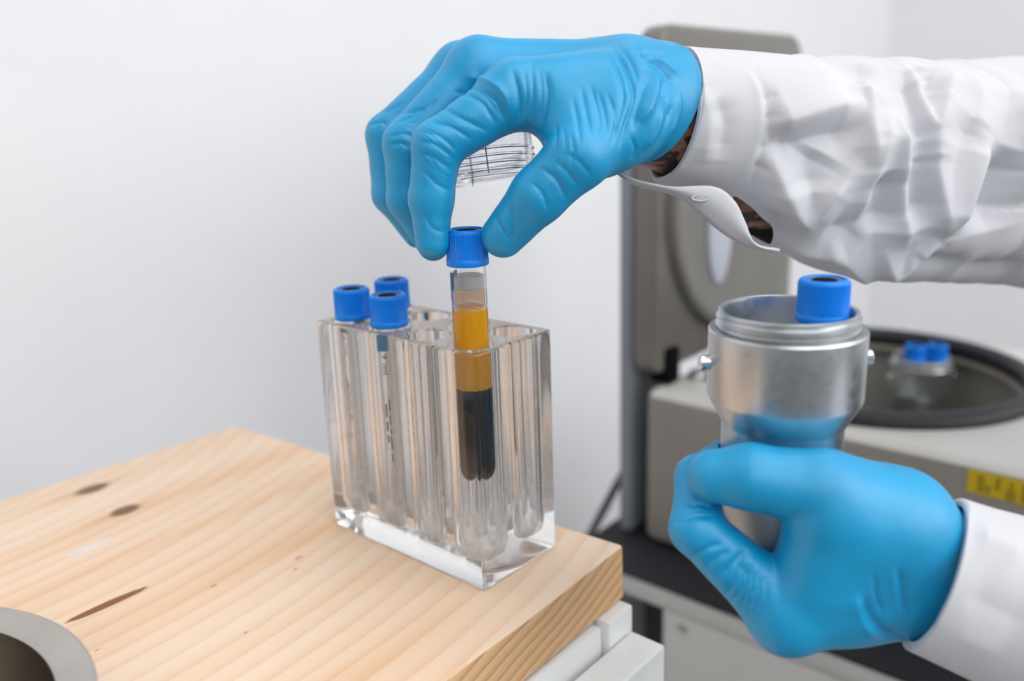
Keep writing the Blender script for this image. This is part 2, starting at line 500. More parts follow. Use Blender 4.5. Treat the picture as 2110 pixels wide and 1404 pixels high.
def blood_tube(loc, label, face, tube=TUBE, group="blue-capped sample tubes", print_on=True):
    t = empty("sample_tube", loc)
    pick(t, label, "test tube", group)
    cap = add("cap", CAP, BLUECAP, t, smooth=50)
    add("membrane", MEMB, GREYDISC, cap)
    add("membrane_centre", HOLE, BLACKRUB, cap)
    add("tube_wall", tube, PLASTUBE, t, smooth=40)
    if print_on:
        add("colour_mark", bend_to_tube(patch(2.0, 10.0, -5.0, 5.0), 7.95, face, -1.0), PRINTC, t, smooth=0)
        me = bend_to_tube(letters("9 ml", 6.0), 7.95, face-0.28, -12.0)
        add("printed_volume", me, PRINTB, t, smooth=0)
        bm = bmesh.new()
        for (a0, a1, b0, b1) in ((32, 68, 1.9, 2.1), (30, 60, -2.7, -2.5), (34, 40, 0.2, 1.5), (42, 47, 0.2, 1.5), (49, 51.5, 0.2, 1.5), (53, 60, 0.2, 1.5),
                                 (62, 66, 0.2, 1.5), (36, 43, -2.1, -0.9), (45, 50, -2.1, -0.9), (52, 56, -2.1, -0.9)):
            bm.from_mesh(bend_to_tube(patch(a0, a1, b0, b1, 6, 2), 7.95, face, -1.0))
        me = bpy.data.meshes.new("print"); bm.to_mesh(me); bm.free()
        add("printed_scale", me, PRINTB, t, smooth=0)
    return t
view_ang = math.radians(-46)
held = blood_tube((-13.7, 13.3, 148.4), "upright blood tube held by the gloved fingertips, half amber half dark", view_ang-1.75)
blood_tube((-95.9, 13.3, 113.6), "capped tube at the rack's left corner, in the front row", view_ang+2.6)
blood_tube((-68.5, 13.3, 113.6), "capped tube second from the left in the rack's front row, with printed marks", view_ang+0.12)
blood_tube((-95.9, 39.8, 113.6), "capped tube behind the other two, in the rack's back row", view_ang+2.2)

# contents of the held tube: cells below, plasma above, foam ring, grey plug
rin = 6.98
def fluid(z0, z1, bottom):
    prof = [(0.0, z1), (6.3, z1), (6.3, z1-1.0), (rin, z1-1.5)] if not bottom else [(0.0, z1), (rin*0.92, z1), (rin, z1+0.35)]
    if bottom:
        R = 7.9; L = 100.0
        prof += [(rin, -L+R)]
        for k in range(1, 9):
            a = math.pi/2*k/8
            prof.append((rin*math.cos(a) if k < 8 else 0.0, -L+R-rin*math.sin(a)))
    else:
        prof += [(rin, z0), (0.0, z0)]
    return lathe(prof, 48)
add("blood_cells", fluid(0, -55.4, True), CELLS, held)
add("plasma", fluid(-55.3, -18.2, False), PLASMA, held)
add("grey_plug", lathe([(0, -4.4), (6.4, -4.4), (6.8, -4.8), (6.8, -9.9), (6.5, -10.2), (0, -10.2)], 40), STOPPER, held)
add("residue_film", lathe([(6.96, -10.6), (6.96, -17.6), (6.75, -17.6), (6.75, -10.6)], 40, closed=True), FILM, held)
bm = bmesh.new()
rng = np.random.default_rng(3)
for k in range(150):
    a = rng.uniform(0, 2*math.pi); rr = rng.uniform(6.2, 6.6); q = rng.uniform(0.2, 0.42)
    bmesh.ops.create_icosphere(bm, subdivisions=1, radius=q*S, matrix=Matrix.Translation(V((rr*math.cos(a), rr*math.sin(a), -18.6+rng.uniform(-0.9, 0.7)))))
f = add("foam_ring", bm_mesh(bm), FOAM, held, smooth=60); f["kind"] = "stuff"

# ------------------------------------------------------------------ aluminium centrifuge bucket in the lower hand
BX, BY = 119.1, 39.5
bucket = empty("centrifuge_bucket", (BX, BY, 44.0))
pick(bucket, "round aluminium centrifuge bucket held upright in the lower gloved hand", "centrifuge bucket")
z0 = -44.0
prof = [(0, 52), (21.85, 52), (21.9, 60), (21.9, 97.5), (22.6, 99.2), (27.1, 107.6), (27.6, 109.2), (27.6, 133.2), (27.2, 133.9), (25.2, 134.1),
        (24.0, 133.4), (23.9, 133.9), (25.2, 134.7), (25.2, 135.4), (23.9, 136.2), (23.9, 136.8), (25.0, 137.6), (25.0, 138.2), (23.8, 138.9), (24.2, 139.6),
        (24.2, 140.3), (23.6, 140.6), (22.7, 140.2), (22.5, 139.0), (22.5, 110.0), (18.6, 99.0), (18.6, 62.0), (14, 55.0), (0, 54.0)]
body = add("bucket_body", lathe([(r, z+z0) for r, z in prof], 96), ALU, bucket, smooth=28)
add("bucket_base", lathe([(r, z+z0) for r, z in [(0, 44.2), (12, 44.2), (17, 45.8), (20.3, 49.6), (21.8, 55.0), (22.0, 60), (22.0, 74), (21.8, 74.2), (0, 74.2)][:7] + [(21.5, 74.3)]], 96), ALUROUGH, bucket, smooth=40)
hx = Vector((0.7555, 0.655, 0)).normalized()
for s in (-1, 1):
    m2 = lathe([(0, 3.6), (2.6, 3.6), (3.0, 3.2), (3.0, -1.0), (0, -1.0)], 28)
    rot = Vector((0, 0, 1)).rotation_difference(hx*s).to_matrix().to_4x4()
    m2.transform(Matrix.Translation(hx*s*27.6*S + V((0, 0, 121.5+z0))) @ rot)
    add("trunnion_pin", m2, CHROME, bucket)
p = Vector((BX, BY, 0)) + hx*12.6 + Vector((-0.4, 0.45, 0))
blood_tube((p.x, p.y, 135.6), "blue-capped tube standing inside the hand-held aluminium bucket", view_ang+2.0, tube=tube_mesh(83.0), print_on=False)

# clear screw lid kept in the palm of the upper hand
lid = empty("screw_lid", (-25.4, 40.1, 181.7))
pick(lid, "clear plastic screw lid tucked in the palm of the upper gloved hand", "lid")
prof = [(22.0, 0.0), (22.8, 0.2)]
for k in range(4):
    z = 2.0 + k*3.0
    prof += [(22.8, z), (23.3, z+0.4), (23.3, z+0.9), (22.7, z+1.3)]
prof += [(22.6, 25.5), (22.0, 27.5), (20.0, 28.4), (0.0, 28.6), (0.0, 26.8), (19.0, 26.6), (20.6, 25.0), (20.9, 18.0), (20.9, 0.4)]
lm = lathe(prof, 72, closed=True)
add("lid_body", lm, CLEARCAP, lid, smooth=30)
for a in (-44, 60, 150, 240):
    aa = math.radians(a)
    bm = bmesh.new()
    bmesh.ops.create_cube(bm, size=1.0, matrix=Matrix.Translation(V((23.1*math.cos(aa), 23.1*math.sin(aa), 13.5))) @ Matrix.Rotation(aa, 4, 'Z') @ Matrix.Diagonal((0.6*S, 0.5*S, 25*S, 1)))
    add("grip_rib", bm_mesh(bm), GREYDISC, lid, smooth=0)
lid.rotation_mode = 'QUATERNION'
axis_dir = (up*1.0 + right*-0.13 + back*0.10).normalized()
lid.rotation_quaternion = Vector((0, 0, 1)).rotation_difference(axis_dir)

# ------------------------------------------------------------------ steel dish at the near left
dish = pick(empty("steel_dish", (-57, -244.5, 0.2)), "round stainless steel dish with a broad flat rim at the near corner of the board", "dish")
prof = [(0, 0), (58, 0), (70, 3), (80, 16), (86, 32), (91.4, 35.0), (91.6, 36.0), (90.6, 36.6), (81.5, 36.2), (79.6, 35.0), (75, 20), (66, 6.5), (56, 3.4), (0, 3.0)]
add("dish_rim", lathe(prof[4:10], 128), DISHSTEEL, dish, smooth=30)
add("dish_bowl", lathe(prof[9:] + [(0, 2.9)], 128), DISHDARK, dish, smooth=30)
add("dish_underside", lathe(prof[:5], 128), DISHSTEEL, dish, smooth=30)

# ------------------------------------------------------------------ bench with the centrifuge, behind
bench = pick(empty("lab_bench", (0, 298, -900)), "pale grey laboratory bench with a black top, carrying the centrifuge", "bench")
def bsub(p): return (p[0], p[1]-298, p[2]+900)
add("worktop", box(bsub((-180, 297.0, -175)), bsub((1100, 896, -171)), 0.8), MATBLACK, bench)
add("front_rail", box(bsub((-178, 299, -194)), bsub((1100, 318, -175.2)), 1.0), PALEGREY, bench)
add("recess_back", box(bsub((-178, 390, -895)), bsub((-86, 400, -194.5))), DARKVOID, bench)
add("side_panel", box(bsub((-178, 319, -898)), bsub((-160, 890, -175.2)), 1.0), PALEGREY, bench)
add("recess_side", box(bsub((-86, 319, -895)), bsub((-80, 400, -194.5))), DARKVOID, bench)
door = add("cabinet_door", box(bsub((-85, 299.6, -880)), bsub((380, 318, -194.6)), 1.5), PALEGREY, bench)
lk = lathe([(0, 1.5), (3.6, 1.5), (4.2, 0.8), (4.2, -1.0), (0, -1.0)], 24)
lk.transform(Matrix.Translation(V(bsub((-66.0, 299.5, -204.5)))) @ Matrix.Rotation(math.pi/2, 4, 'X'))
add("lock", lk, STEEL, door)
add("cabinet_door", box(bsub((384, 299.6, -880)), bsub((1098, 318, -194.6)), 1.5), PALEGREY, bench)
add("bench_body", box(bsub((-79, 318.5, -898)), bsub((1098, 890, -194.6))), PALEGREY, bench)

CX, CY, CR = 2.0, 496.0, 134.0
cf = pick(empty("centrifuge", (CX, CY, -171)), "open benchtop centrifuge with a taupe body and an upright grey lid", "centrifuge")
def csub(p): return (p[0]-CX, p[1]-CY, p[2]+171)
def body_mesh():
    bm = box_bm(csub((-136, 349, -168)), csub((235, 660, -25)), 9, 4)
    ob = bpy.data.objects.new("tmp", bm_mesh(bm)); COL.objects.link(ob)
    cy = lathe([(0, 40), (CR-8, 40), (CR-8, 200), (0, 200)], 96)
    co = bpy.data.objects.new("tmp_cut", cy); COL.objects.link(co)
    md = ob.modifiers.new("b", 'BOOLEAN'); md.operation = 'DIFFERENCE'; md.solver = 'EXACT'; md.object = co
    bpy.context.view_layer.update()
    res = bpy.data.meshes.new_from_object(ob.evaluated_get(bpy.context.evaluated_depsgraph_get()))
    bpy.data.objects.remove(ob); bpy.data.objects.remove(co)
    return res
bodym = body_mesh()
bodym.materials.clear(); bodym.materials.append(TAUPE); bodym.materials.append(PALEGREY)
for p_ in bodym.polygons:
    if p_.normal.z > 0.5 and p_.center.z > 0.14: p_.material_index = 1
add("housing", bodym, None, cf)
add("bowl", lathe([(CR-8.2, 146), (CR-8.2, 60), (CR-16, 46), (30, 42), (0, 42), (0, 41), (CR-8.1, 41)], 96), DARKGREY, cf)
ring = []
for k in range(16):
    a = 2*math.pi*k/16
    ring.append((CR-7.0+8.0*math.cos(a), 149.0+8.5*math.sin(a)))
add("rubber_seal", lathe(ring, 128, closed=True), RINGBLACK, cf)
add("collar_ring", lathe([(CR-9, 149.5), (CR-9, 140), (CR-16, 137), (CR-16, 139.5), (CR-11, 142), (CR-11, 149.5)], 96, closed=True), TAUPE, cf)
for fx in (-120, 215):
    for fy in (365, 645):
        fm = lathe([(0, 0.2), (9, 0.2), (10, 1.2), (10, 4.0), (0, 4.0)], 24)
        fm.transform(Matrix.Translation(V((fx-CX, fy-CY, 0))))
        add("rubber_foot", fm, BLACKRUB, cf)
# rotor
rotor = add("rotor", lathe([(0, 104), (10, 104), (14, 100), (14, 86), (34, 82), (36, 78), (36, 70), (12, 66), (12, 43), (0, 43)], 48), ALU, cf)
for a in (30, 120, 210, 300):
    for sgn in (-1, 1):
        bm = box_bm((20, sgn*16-5, 72), (92, sgn*16+5, 92), 2)
        m2 = bm_mesh(bm); m2.transform(Matrix.Rotation(math.radians(a), 4, 'Z'))
        add("rotor_arm", m2, ALU, rotor)
# lid: an upright rounded plate at the left side, with its round dished inside facing the bowl
def rounded_plate(y0, y1, z0, z1, x0, x1, rt, rb):
    pts = []
    for (cy_, cz_, r_, a0) in ((y1-rt, z1-rt, rt, 0), (y0+rt, z1-rt, rt, 90), (y0+rb, z0+rb, rb, 180), (y1-rb, z0+rb, rb, 270)):
        for k in range(9):
            a = math.radians(a0+90*k/8)
            pts.append((cy_+r_*math.cos(a), cz_+r_*math.sin(a)))
    m_ = len(pts)
    vs = [(x0, y, z) for y, z in pts] + [(x1, y, z) for y, z in pts]
    fs = [tuple(range(m_)), tuple(range(m_, 2*m_))[::-1]] + [(i, (i+1) % m_, m_+(i+1) % m_, m_+i) for i in range(m_)]
    bm = bmesh.new(); bm.from_mesh(mesh(vs, fs))
    bmesh.ops.recalc_face_normals(bm, faces=bm.faces)
    es = [e for e in bm.edges if abs(e.verts[0].co.x-e.verts[1].co.x) < 1e-7]
    bmesh.ops.bevel(bm, geom=es, offset=5*S, segments=3, profile=0.5, affect='EDGES')
    return bm_mesh(bm)
lidp = add("hinged_lid", rounded_plate(352-CY, 626-CY, 158, 444, -151-CX, -127-CX, 26, 12), LIDGREY, cf)
dome = lathe([(0, 2.0), (60, 2.6), (95, 4.5), (112, 8.0), (118, 9.0), (122, 8.0), (124, 4), (124, -1), (0, -1)], 96)
dome.transform(Matrix.Translation(V((-127-CX, 489-CY, 300))) @ Matrix.Rotation(math.pi/2, 4, 'Y'))
add("lid_dish", dome, LIDGREY, lidp)
sw = lathe([(0, 5.0), (20, 5.0), (24, 4.0), (25, 2.0), (25, 1.0), (0, 1.0)], 48)
sw.transform(Matrix.Translation(V((-125-CX, 452-CY, 271))) @ Matrix.Rotation(math.pi/2, 4, 'Y') @ Matrix.Diagonal((2.0, 0.85, 1, 1)))
add("lid_oval", sw, PALEBLUE, lidp)  # pale raised oval on the lid's inner face
add("shade_column", box(csub((-166, 352, -170)), csub((-151.5, 440, 172)), 6, 4), SHADEBLUE, cf)  # added column, stands in for the soft shade on the wall beside the lid
add("hinge_block", box(csub((-142, 366, -24)), csub((-122, 386, 8)), 3), BLACKRUB, cf)
add("hinge_block", box(csub((-142, 590, -24)), csub((-122, 612, 8)), 3), BLACKRUB, cf)
lt = lathe([(0, 9), (7, 8), (9, 4), (9, 0), (0, 0)], 24)
lt.transform(Matrix.Translation(V(csub((-112, 400, -25)))))
add("latch_knob", lt, CHROME, cf)
st = add("warning_sticker", box(csub((119.5, 348.2, -48.0)), csub((176.0, 349.0, -31.5)), 0.2, 1), YELLOW, cf)
bm = bmesh.new()
for (x0, x1, zz0, zz1) in ((126, 130, -46, -34), (131, 134, -46, -40), (136.5, 139.5, -42, -33), (143, 149, -47, -40), (145, 147, -40, -34), (152, 155, -46, -34), (158, 163, -45, -38), (166, 170, -46, -34)):
    b2 = box_bm(csub((x0, 347.95, zz0)), csub((x1, 348.3, zz1)))
    m2 = bm_mesh(b2); bm.from_mesh(m2)
add("sticker_print", bm_mesh(bm), YELLOWD, st, smooth=0)

# bucket with two tubes, still hanging in the rotor
ba = math.radians(75)
bx2, by2 = CX+84*math.cos(ba), CY+84*math.sin(ba)
b2 = pick(empty("centrifuge_bucket", (bx2, by2, -121)), "aluminium bucket hanging in the centrifuge rotor with two blue-capped tubes", "centrifuge bucket")
o = bpy.data.objects.new("bucket_body", body.data); COL.objects.link(o); o.parent = b2
for ch in [c_ for c_ in bucket.children if c_.name.startswith("trunnion_pin")]:
    c2 = ch.copy(); COL.objects.link(c2); c2.parent = b2
for sgn, nm in ((-1, "left-hand"), (1, "right-hand")):
    t = pick(empty("sample_tube", (bx2+sgn*10.2*hx.x+4, by2+sgn*10.2*hx.y-4, -27.0)), nm+" blue-capped tube of the pair in the centrifuge bowl", "test tube", "blue-capped sample tubes")
    cp = add("cap", CAP, BLUECAP, t, smooth=50)
    add("membrane_centre", HOLE, BLACKRUB, cp)
    add("tube_wall", tube_mesh(82.0), PLASTUBE, t, smooth=40)

cab = add("power_cable", sweep(smooth_path([(-215, 310, -420.0), (-191.4, 326.4, -201.3), (-191.9, 344.4, -181.4), (-190.5, 367.3, -159.8), (-192.3, 401.6, -137.3), (-196.5, 431.6, -128.0), (-206.4, 468.0, -118.3), (-218.6, 501.9, -109.5)]), 4.2, 12), CABLE)
pick(cab, "dark power cable hanging beside the wall, left of the centrifuge", "cable")

# ------------------------------------------------------------------ hands: distance fields turned into one continuous surface each
def smin(a, b, k):
    h = np.maximum(k - np.abs(a-b), 0.0)/k
    return np.minimum(a, b) - h*h*k*0.25

class Field:
    def __init__(s, lo, hi, h):
        s.lo = np.asarray(lo, np.float32); s.h = h
        s.n = np.ceil((np.asarray(hi)-s.lo)/h).astype(int)+1
        s.ax = [s.lo[i] + h*np.arange(s.n[i], dtype=np.float32) for i in range(3)]
    def empty(s): return np.full(s.n, 60.0, np.float32)
    def window(s, a, b, m):
        lo = np.minimum(a, b)-m; hi = np.maximum(a, b)+m
        i0 = np.clip(np.floor((lo-s.lo)/s.h).astype(int), 0, s.n-1); i1 = np.clip(np.ceil((hi-s.lo)/s.h).astype(int)+1, 1, s.n)
        return tuple(slice(i0[i], i1[i]) for i in range(3))
    def cone(s, F, a, b, ra, rb, k=3.0, pad=14.0):
        a = np.asarray(a, np.float32); b = np.asarray(b, np.float32)
        w = s.window(a, b, max(ra, rb)+pad)
        X = s.ax[0][w[0]][:, None, None]; Y = s.ax[1][w[1]][None, :, None]; Z = s.ax[2][w[2]][None, None, :]
        d = b-a; L2 = float(d@d)+1e-9
        t = np.clip(((X-a[0])*d[0] + (Y-a[1])*d[1] + (Z-a[2])*d[2])/L2, 0, 1)
        D = np.sqrt((X-a[0]-t*d[0])**2 + (Y-a[1]-t*d[1])**2 + (Z-a[2]-t*d[2])**2) - (ra+(rb-ra)*t)
        F[w] = smin(F[w], D, k) if k > 0 else np.minimum(F[w], D)
    def chain(s, F, pts, k=3.0):
        for (a, ra), (b, rb) in zip(pts[:-1], pts[1:]): s.cone(F, a, b, ra, rb, k)
    def plane(s, p, nrm):
        nrm = np.asarray(nrm, np.float32); p = np.asarray(p, np.float32)
        return ((s.ax[0]-p[0])*nrm[0])[:, None, None] + ((s.ax[1]-p[1])*nrm[1])[None, :, None] + ((s.ax[2]-p[2])*nrm[2])[None, None, :]

def surface(fl, D):
    """naive surface nets"""
    ins = D < 0
    c = np.zeros(np.array(D.shape)-1, np.uint8)
    for i in (0, 1):
        for j in (0, 1):
            for k in (0, 1):
                c += ins[i:D.shape[0]-1+i, j:D.shape[1]-1+j, k:D.shape[2]-1+k]
    act = (c > 0) & (c < 8)
    idx = np.full(act.shape, -1, np.int32)
    I = np.argwhere(act); idx[act] = np.arange(len(I))
    acc = np.zeros((len(I), 3)); cnt = np.zeros(len(I))
    corner = [(i, j, k) for i in (0, 1) for j in (0, 1) for k in (0, 1)]
    val = {q: D[I[:, 0]+q[0], I[:, 1]+q[1], I[:, 2]+q[2]].astype(float) for q in corner}
    for q in corner:
        for axis in range(3):
            if q[axis]: continue
            q2 = list(q); q2[axis] = 1; q2 = tuple(q2)
            va, vb = val[q], val[q2]
            m = (va < 0) != (vb < 0)
            t = va[m]/(va[m]-vb[m])
            P = np.tile(np.array(q, float), (m.sum(), 1)); P[:, axis] += t
            acc[m] += P; cnt[m] += 1
    P = (I + acc/cnt[:, None])*fl.h + fl.lo
    faces = []
    for axis in range(3):
        sl0 = [slice(1, -1)]*3; sl1 = [slice(1, -1)]*3
        sl0[axis] = slice(0, -1); sl1[axis] = slice(1, None)
        A, B = ins[tuple(sl0)], ins[tuple(sl1)]
        E = np.argwhere(A != B)
        flip = A[E[:, 0], E[:, 1], E[:, 2]]
        base = E.copy()
        for q in range(3):
            if q != axis: base[:, q] += 1
        u, w = (axis+1) % 3, (axis+2) % 3
        def cell(du, dw):
            cc = base.copy(); cc[:, u] -= du; cc[:, w] -= dw
            return idx[cc[:, 0], cc[:, 1], cc[:, 2]]
        q4 = np.stack([cell(1, 1), cell(0, 1), cell(0, 0), cell(1, 0)], 1)
        q4[~flip] = q4[~flip][:, ::-1]
        faces.append(q4)
    return P, np.vstack(faces)

def relax(P, F, n, lam=0.5):
    E = np.vstack([F[:, [0, 1]], F[:, [1, 2]], F[:, [2, 3]], F[:, [3, 0]]])
    E = np.vstack([E, E[:, ::-1]])
    cnt = np.bincount(E[:, 0], minlength=len(P))[:, None]
    for _ in range(n):
        s = np.stack([np.bincount(E[:, 0], weights=P[E[:, 1], i], minlength=len(P)) for i in range(3)], 1)
        P = P + lam*(s/cnt - P)
    return P

def np_mesh(P, F):
    me = bpy.data.meshes.new("surface")
    me.vertices.add(len(P)); me.vertices.foreach_set("co", (P*S).astype(np.float32).ravel())
    k = F.shape[1]
    me.loops.add(F.size); me.loops.foreach_set("vertex_index", F.astype(np.int32).ravel())
    me.polygons.add(len(F)); me.polygons.foreach_set("loop_start", (np.arange(len(F))*k).astype(np.int32))
    me.update(calc_edges=True); me.validate()
    return me

def normals(me):
    a = np.zeros(len(me.vertices)*3, np.float32)
    me.vertices.foreach_get("normal", a)
    return a.reshape(-1, 3).astype(float)

def vnoise(P, seed=0):
    """smooth value noise in 3-D, about -1..1"""
    P = P @ np.array([[0.36, 0.48, -0.80], [-0.80, 0.60, 0.0], [0.48, 0.64, 0.60]]) + 7.31*seed
    i = np.floor(P).astype(np.int64); f = P-i; f = f*f*f*(f*(f*6-15)+10)
    out = 0
    for a in (0, 1):
        for b in (0, 1):
            for c in (0, 1):
                q = i + [a, b, c]
                hsh = (q[:, 0]*73856093) ^ (q[:, 1]*19349663) ^ (q[:, 2]*83492791) ^ (seed*2654435761)
                hsh = ((hsh ^ (hsh >> 15))*739982445) & 0xffffffff
                hsh = ((hsh ^ (hsh >> 15))*695872825) & 0xffffffff
                val = ((hsh >> 8) & 0xffff)/32767.5 - 1
                w = (f[:, 0] if a else 1-f[:, 0])*(f[:, 1] if b else 1-f[:, 1])*(f[:, 2] if c else 1-f[:, 2])
                out = out + w*val
    return out

def stroke_height(P, N, strokes, reach=14.0):
    """creases and folds lying on the surface: each stroke is (points, half width, height); positive raises, negative presses in"""
    H = np.zeros(len(P))
    for pts, wd, amp in strokes:
        Q = np.asarray(pts, float)
        m_ = wd*2.6
        sel = np.where(((P > Q.min(0)-m_) & (P < Q.max(0)+m_)).all(1))[0]
        if not len(sel): continue
        p = P[sel]
        best = np.full(len(sel), 1e9); tt = np.zeros(len(sel))
        m = len(Q)-1
        for i in range(m):
            a, b = Q[i], Q[i+1]; d = b-a
            t = np.clip(((p-a)@d)/(d@d+1e-9), 0, 1)
            q = np.linalg.norm(p-(a+t[:, None]*d), axis=1)
            u = q < best
            best[u] = q[u]; tt[u] = (i+t[u])/m
        fade = np.minimum(1, np.minimum(tt, 1-tt)*4+0.1)
        H[sel] += amp*np.exp(-(best/wd)**1.35)*fade
    return H

def joint_wrinkles(P, N, joints, seed=1):
    """fine creases running across the fingers near the joints: (point, direction, reach, spacing, depth)"""
    H = np.zeros(len(P))
    warp = vnoise(P/9.0, seed)*2.2 + vnoise(P/3.5, seed+1)*0.5
    gate = 0.5+0.5*vnoise(P/6.0, seed+2)
    for (c, d, reach, step, amp) in joints:
        d = np.asarray(d, float); d = d/np.linalg.norm(d)
        e = P-np.asarray(c, float)
        s = e@d
        w = np.exp(-(np.linalg.norm(e, axis=1)/reach)**4)
        q = (s+warp)/step
        tri = np.abs((q % 1.0)-0.5)*2
        H -= amp*w*gate*np.maximum(0, 1-tri*2.2)**1.0
    return H

GLOVE = material("blue_nitrile", lin((0, 162, 218)), rough=0.42, spec=0.7, sheen=0.0)
n = NT(GLOVE); v = n.coords()
n.color(n.ramp(n.noise(v, 0.05, 3), [(0.3, lin((0, 147, 198))), (0.7, lin((0, 156, 209)))]))
fine = n.math('ADD', n.noise(v, 1.1, 4, 0.6), n.math('MULTIPLY', n.noise(v, 4.0, 3), 0.3))
n.bump(fine, 0.16, 0.0006)
SKIN = material("skin", lin((172, 122, 98)), rough=0.5, sss=0.15, sss_col=(1, 0.35, 0.2))
n = NT(SKIN); v = n.coords()
ink = n.ramp(n.noise(v, 0.085, 2, 0.4, 0.6), [(0.54, (0, 0, 0)), (0.57, (1, 1, 1))])
n.color(n.mix(ink, n.ramp(n.noise(v, 0.3, 4), [(0.35, lin((150, 106, 88))), (0.65, lin((176, 130, 108)))]), lin((70, 56, 54))))
CLOTH = material("white_cotton", lin((236, 236, 240)), rough=0.85, spec=0.2, sheen=0.1)
n = NT(CLOTH); v = n.coords()
n.color(n.ramp(n.noise(v, 0.02, 3), [(0.3, lin((204, 203, 208))), (0.7, lin((211, 211, 215)))]))
wv = n.math('ADD', n.math('SINE', n.math('MULTIPLY', n.noise(v, 0.9, 3), 40.0)), n.noise(v, 5.0, 2))
n.bump(wv, 0.06, 0.0003)

CLOTHSTITCH = material("stitching", lin((200, 199, 203)), rough=0.9)
person = pick(empty("person", (330, 300, -900)), "person in a white lab coat and blue gloves holding a tube and a bucket", "person")
pinv = V((-330, -300, 900))
def wear(name, me, mat_, parent=None, smooth=180):
    o = add(name, me, mat_, None, smooth=0)
    me.shade_smooth()
    o.parent = parent or person
    if parent is None: o.location = pinv
    return o

GRID = 0.6

def make_glove(lo, hi, fingers, palm, cuts, strokes, joints, k_palm=9.0, hollow=None, lip=None, between=1.2, avoid=()):
    fl = Field(lo, hi, GRID)
    D = fl.empty()
    for (a, b, ra, rb) in palm: fl.cone(D, a, b, ra, rb, k_palm, pad=18)
    allf = None
    for ch, kk in fingers:
        Fg = fl.empty(); fl.chain(Fg, ch, 3.0)
        root = fl.empty(); fl.cone(root, ch[0][0], ch[1][0], ch[0][1], ch[1][1], 0)
        D2 = smin(D, Fg, kk)
        # blend only near the root so that neighbouring fingers keep apart
        a = np.asarray(ch[0][0], np.float32); b = np.asarray(ch[1][0], np.float32)
        d = (b-a)/np.linalg.norm(b-a)
        T = fl.plane(a, d)
        wgt = np.clip(1-(T-np.linalg.norm(b-a)*0.15)/(np.linalg.norm(b-a)*0.5), 0, 1)
        kloc = np.minimum(D, Fg) + (D2-np.minimum(D, Fg))*wgt
        allf = kloc if allf is None else smin(allf, kloc, between)
    D = allf
    if hollow is not None:
        Hh = fl.empty(); fl.chain(Hh, hollow, 0)
    if lip is not None:
        pl = fl.plane(*lip)
        D = D - 0.55*np.exp(-((pl+0.7)/0.9)**2)
    for c in cuts: D = np.maximum(D, fl.plane(*c))
    if hollow is not None: D = np.maximum(D, -Hh)
    for (cx, cy, z0_, z1_, R_) in avoid:      # stay outside the thing held
        rad = np.sqrt((fl.ax[0]-cx)[:, None]**2 + (fl.ax[1]-cy)[None, :]**2)[:, :, None] - R_
        zz = (np.abs(fl.ax[2]-(z0_+z1_)/2) - (z1_-z0_)/2)[None, None, :]
        D = np.maximum(D, 0.4-np.maximum(rad, zz))
    P, F = surface(fl, D)
    P = relax(P, F, 3)
    me = np_mesh(P, F)
    N = normals(me)
    H = stroke_height(P, N, strokes) + joint_wrinkles(P, N, joints)
    H += 0.10*vnoise(P/7.0, 9)
    P2 = P + N*H[:, None]
    me.vertices.foreach_set("co", (P2*S).astype(np.float32).ravel()); me.update()
    return me

# --- upper hand (right): thumb and fingers pinch the cap of the tube
MI, PI_, DI, TI = (1.7, 30.4, 218.5), (-18.8, 3.9, 199.1), (-21.8, 1.6, 177.4), (-21.0, 0.0, 159.6)
MM, PM, DM, TM = (-27.3, 39.5, 230.1), (-44.4, 10.5, 199.5), (-45.0, 9.5, 175.6), (-37.9, 16.5, 154.6)
MR, PR, DR, TR = (-50.3, 52.5, 230.5), (-68.4, 20.8, 202.5), (-64.6, 17.4, 176.2), (-54.2, 22.7, 158.2)
ML, PL, DL, TL = (-69.5, 65.2, 228.4), (-81.9, 42.4, 207.3), (-75.8, 37.2, 182.2), (-67.1, 38.6, 164.7)
TC, TM1, TIP_, TT = (37.0, 57.5, 207.1), (32.5, 32.0, 193.5), (19.6, 22.1, 178.6), (3.9, 17.2, 161.6)
W1, W2, W3 = (30.5, 67.1, 218.9), (19.5, 81.7, 224.7), (10.4, 95.3, 223.7)
WR, WR2 = (29.7, 83.6, 212.8), (48.5, 117.2, 206.6)
fingers = [
    ([(MI, 12.5), (PI_, 10.3), (DI, 9.2), (TI, 7.2)], 8.0),
    ([(MM, 12.0), (PM, 10.3), (DM, 9.2), (TM, 7.2)], 8.0),
    ([(MR, 11.5), (PR, 10.0), (DR, 9.0), (TR, 7.2)], 8.0),
    ([(ML, 10.5), (PL, 9.0), (DL, 8.0), (TL, 6.6)], 8.0),
    ([(TC, 16.0), (TM1, 13.0), (TIP_, 11.4), (TT, 9.2)], 10.0),
]
palm = [
    (W1, MI, 16, 13.0), (W2, MM, 14.5, 12.5), (W3, MR, 14, 12), (W3, ML, 15, 11),
    ((14.1, 43.1, 215.8), (28.4, 38.7, 199.3), 13, 14), ((21.8, 54.7, 213.4), (32.6, 48.1, 199.8), 16, 15),
    (W2, WR, 15, 20), (WR, WR2, 24.5, 31.0), (TC, WR, 16, 21), ((2.4, 87.3, 220.9), (-26.6, 69.6, 219.9), 18, 13),
]
arm_dir = (Vector(WR2)-Vector(WR)).normalized()
edge_a, edge_b, edge_c = Vector((27.5, 94.6, 240.8)), Vector((56.5, 81.7, 214.9)), Vector((33.2, 75.7, 186.7))   # top, near side and underside of the cuff's edge
edge_n = (edge_b-edge_a).cross(edge_c-edge_a).normalized()
if edge_n.dot(arm_dir) < 0: edge_n = -edge_n
edge_p = tuple(edge_b)
J = []
def jt(c, d0, d1, reach, step=1.7, amp=0.35): J.append((c, np.subtract(d1, d0), reach, step, amp))
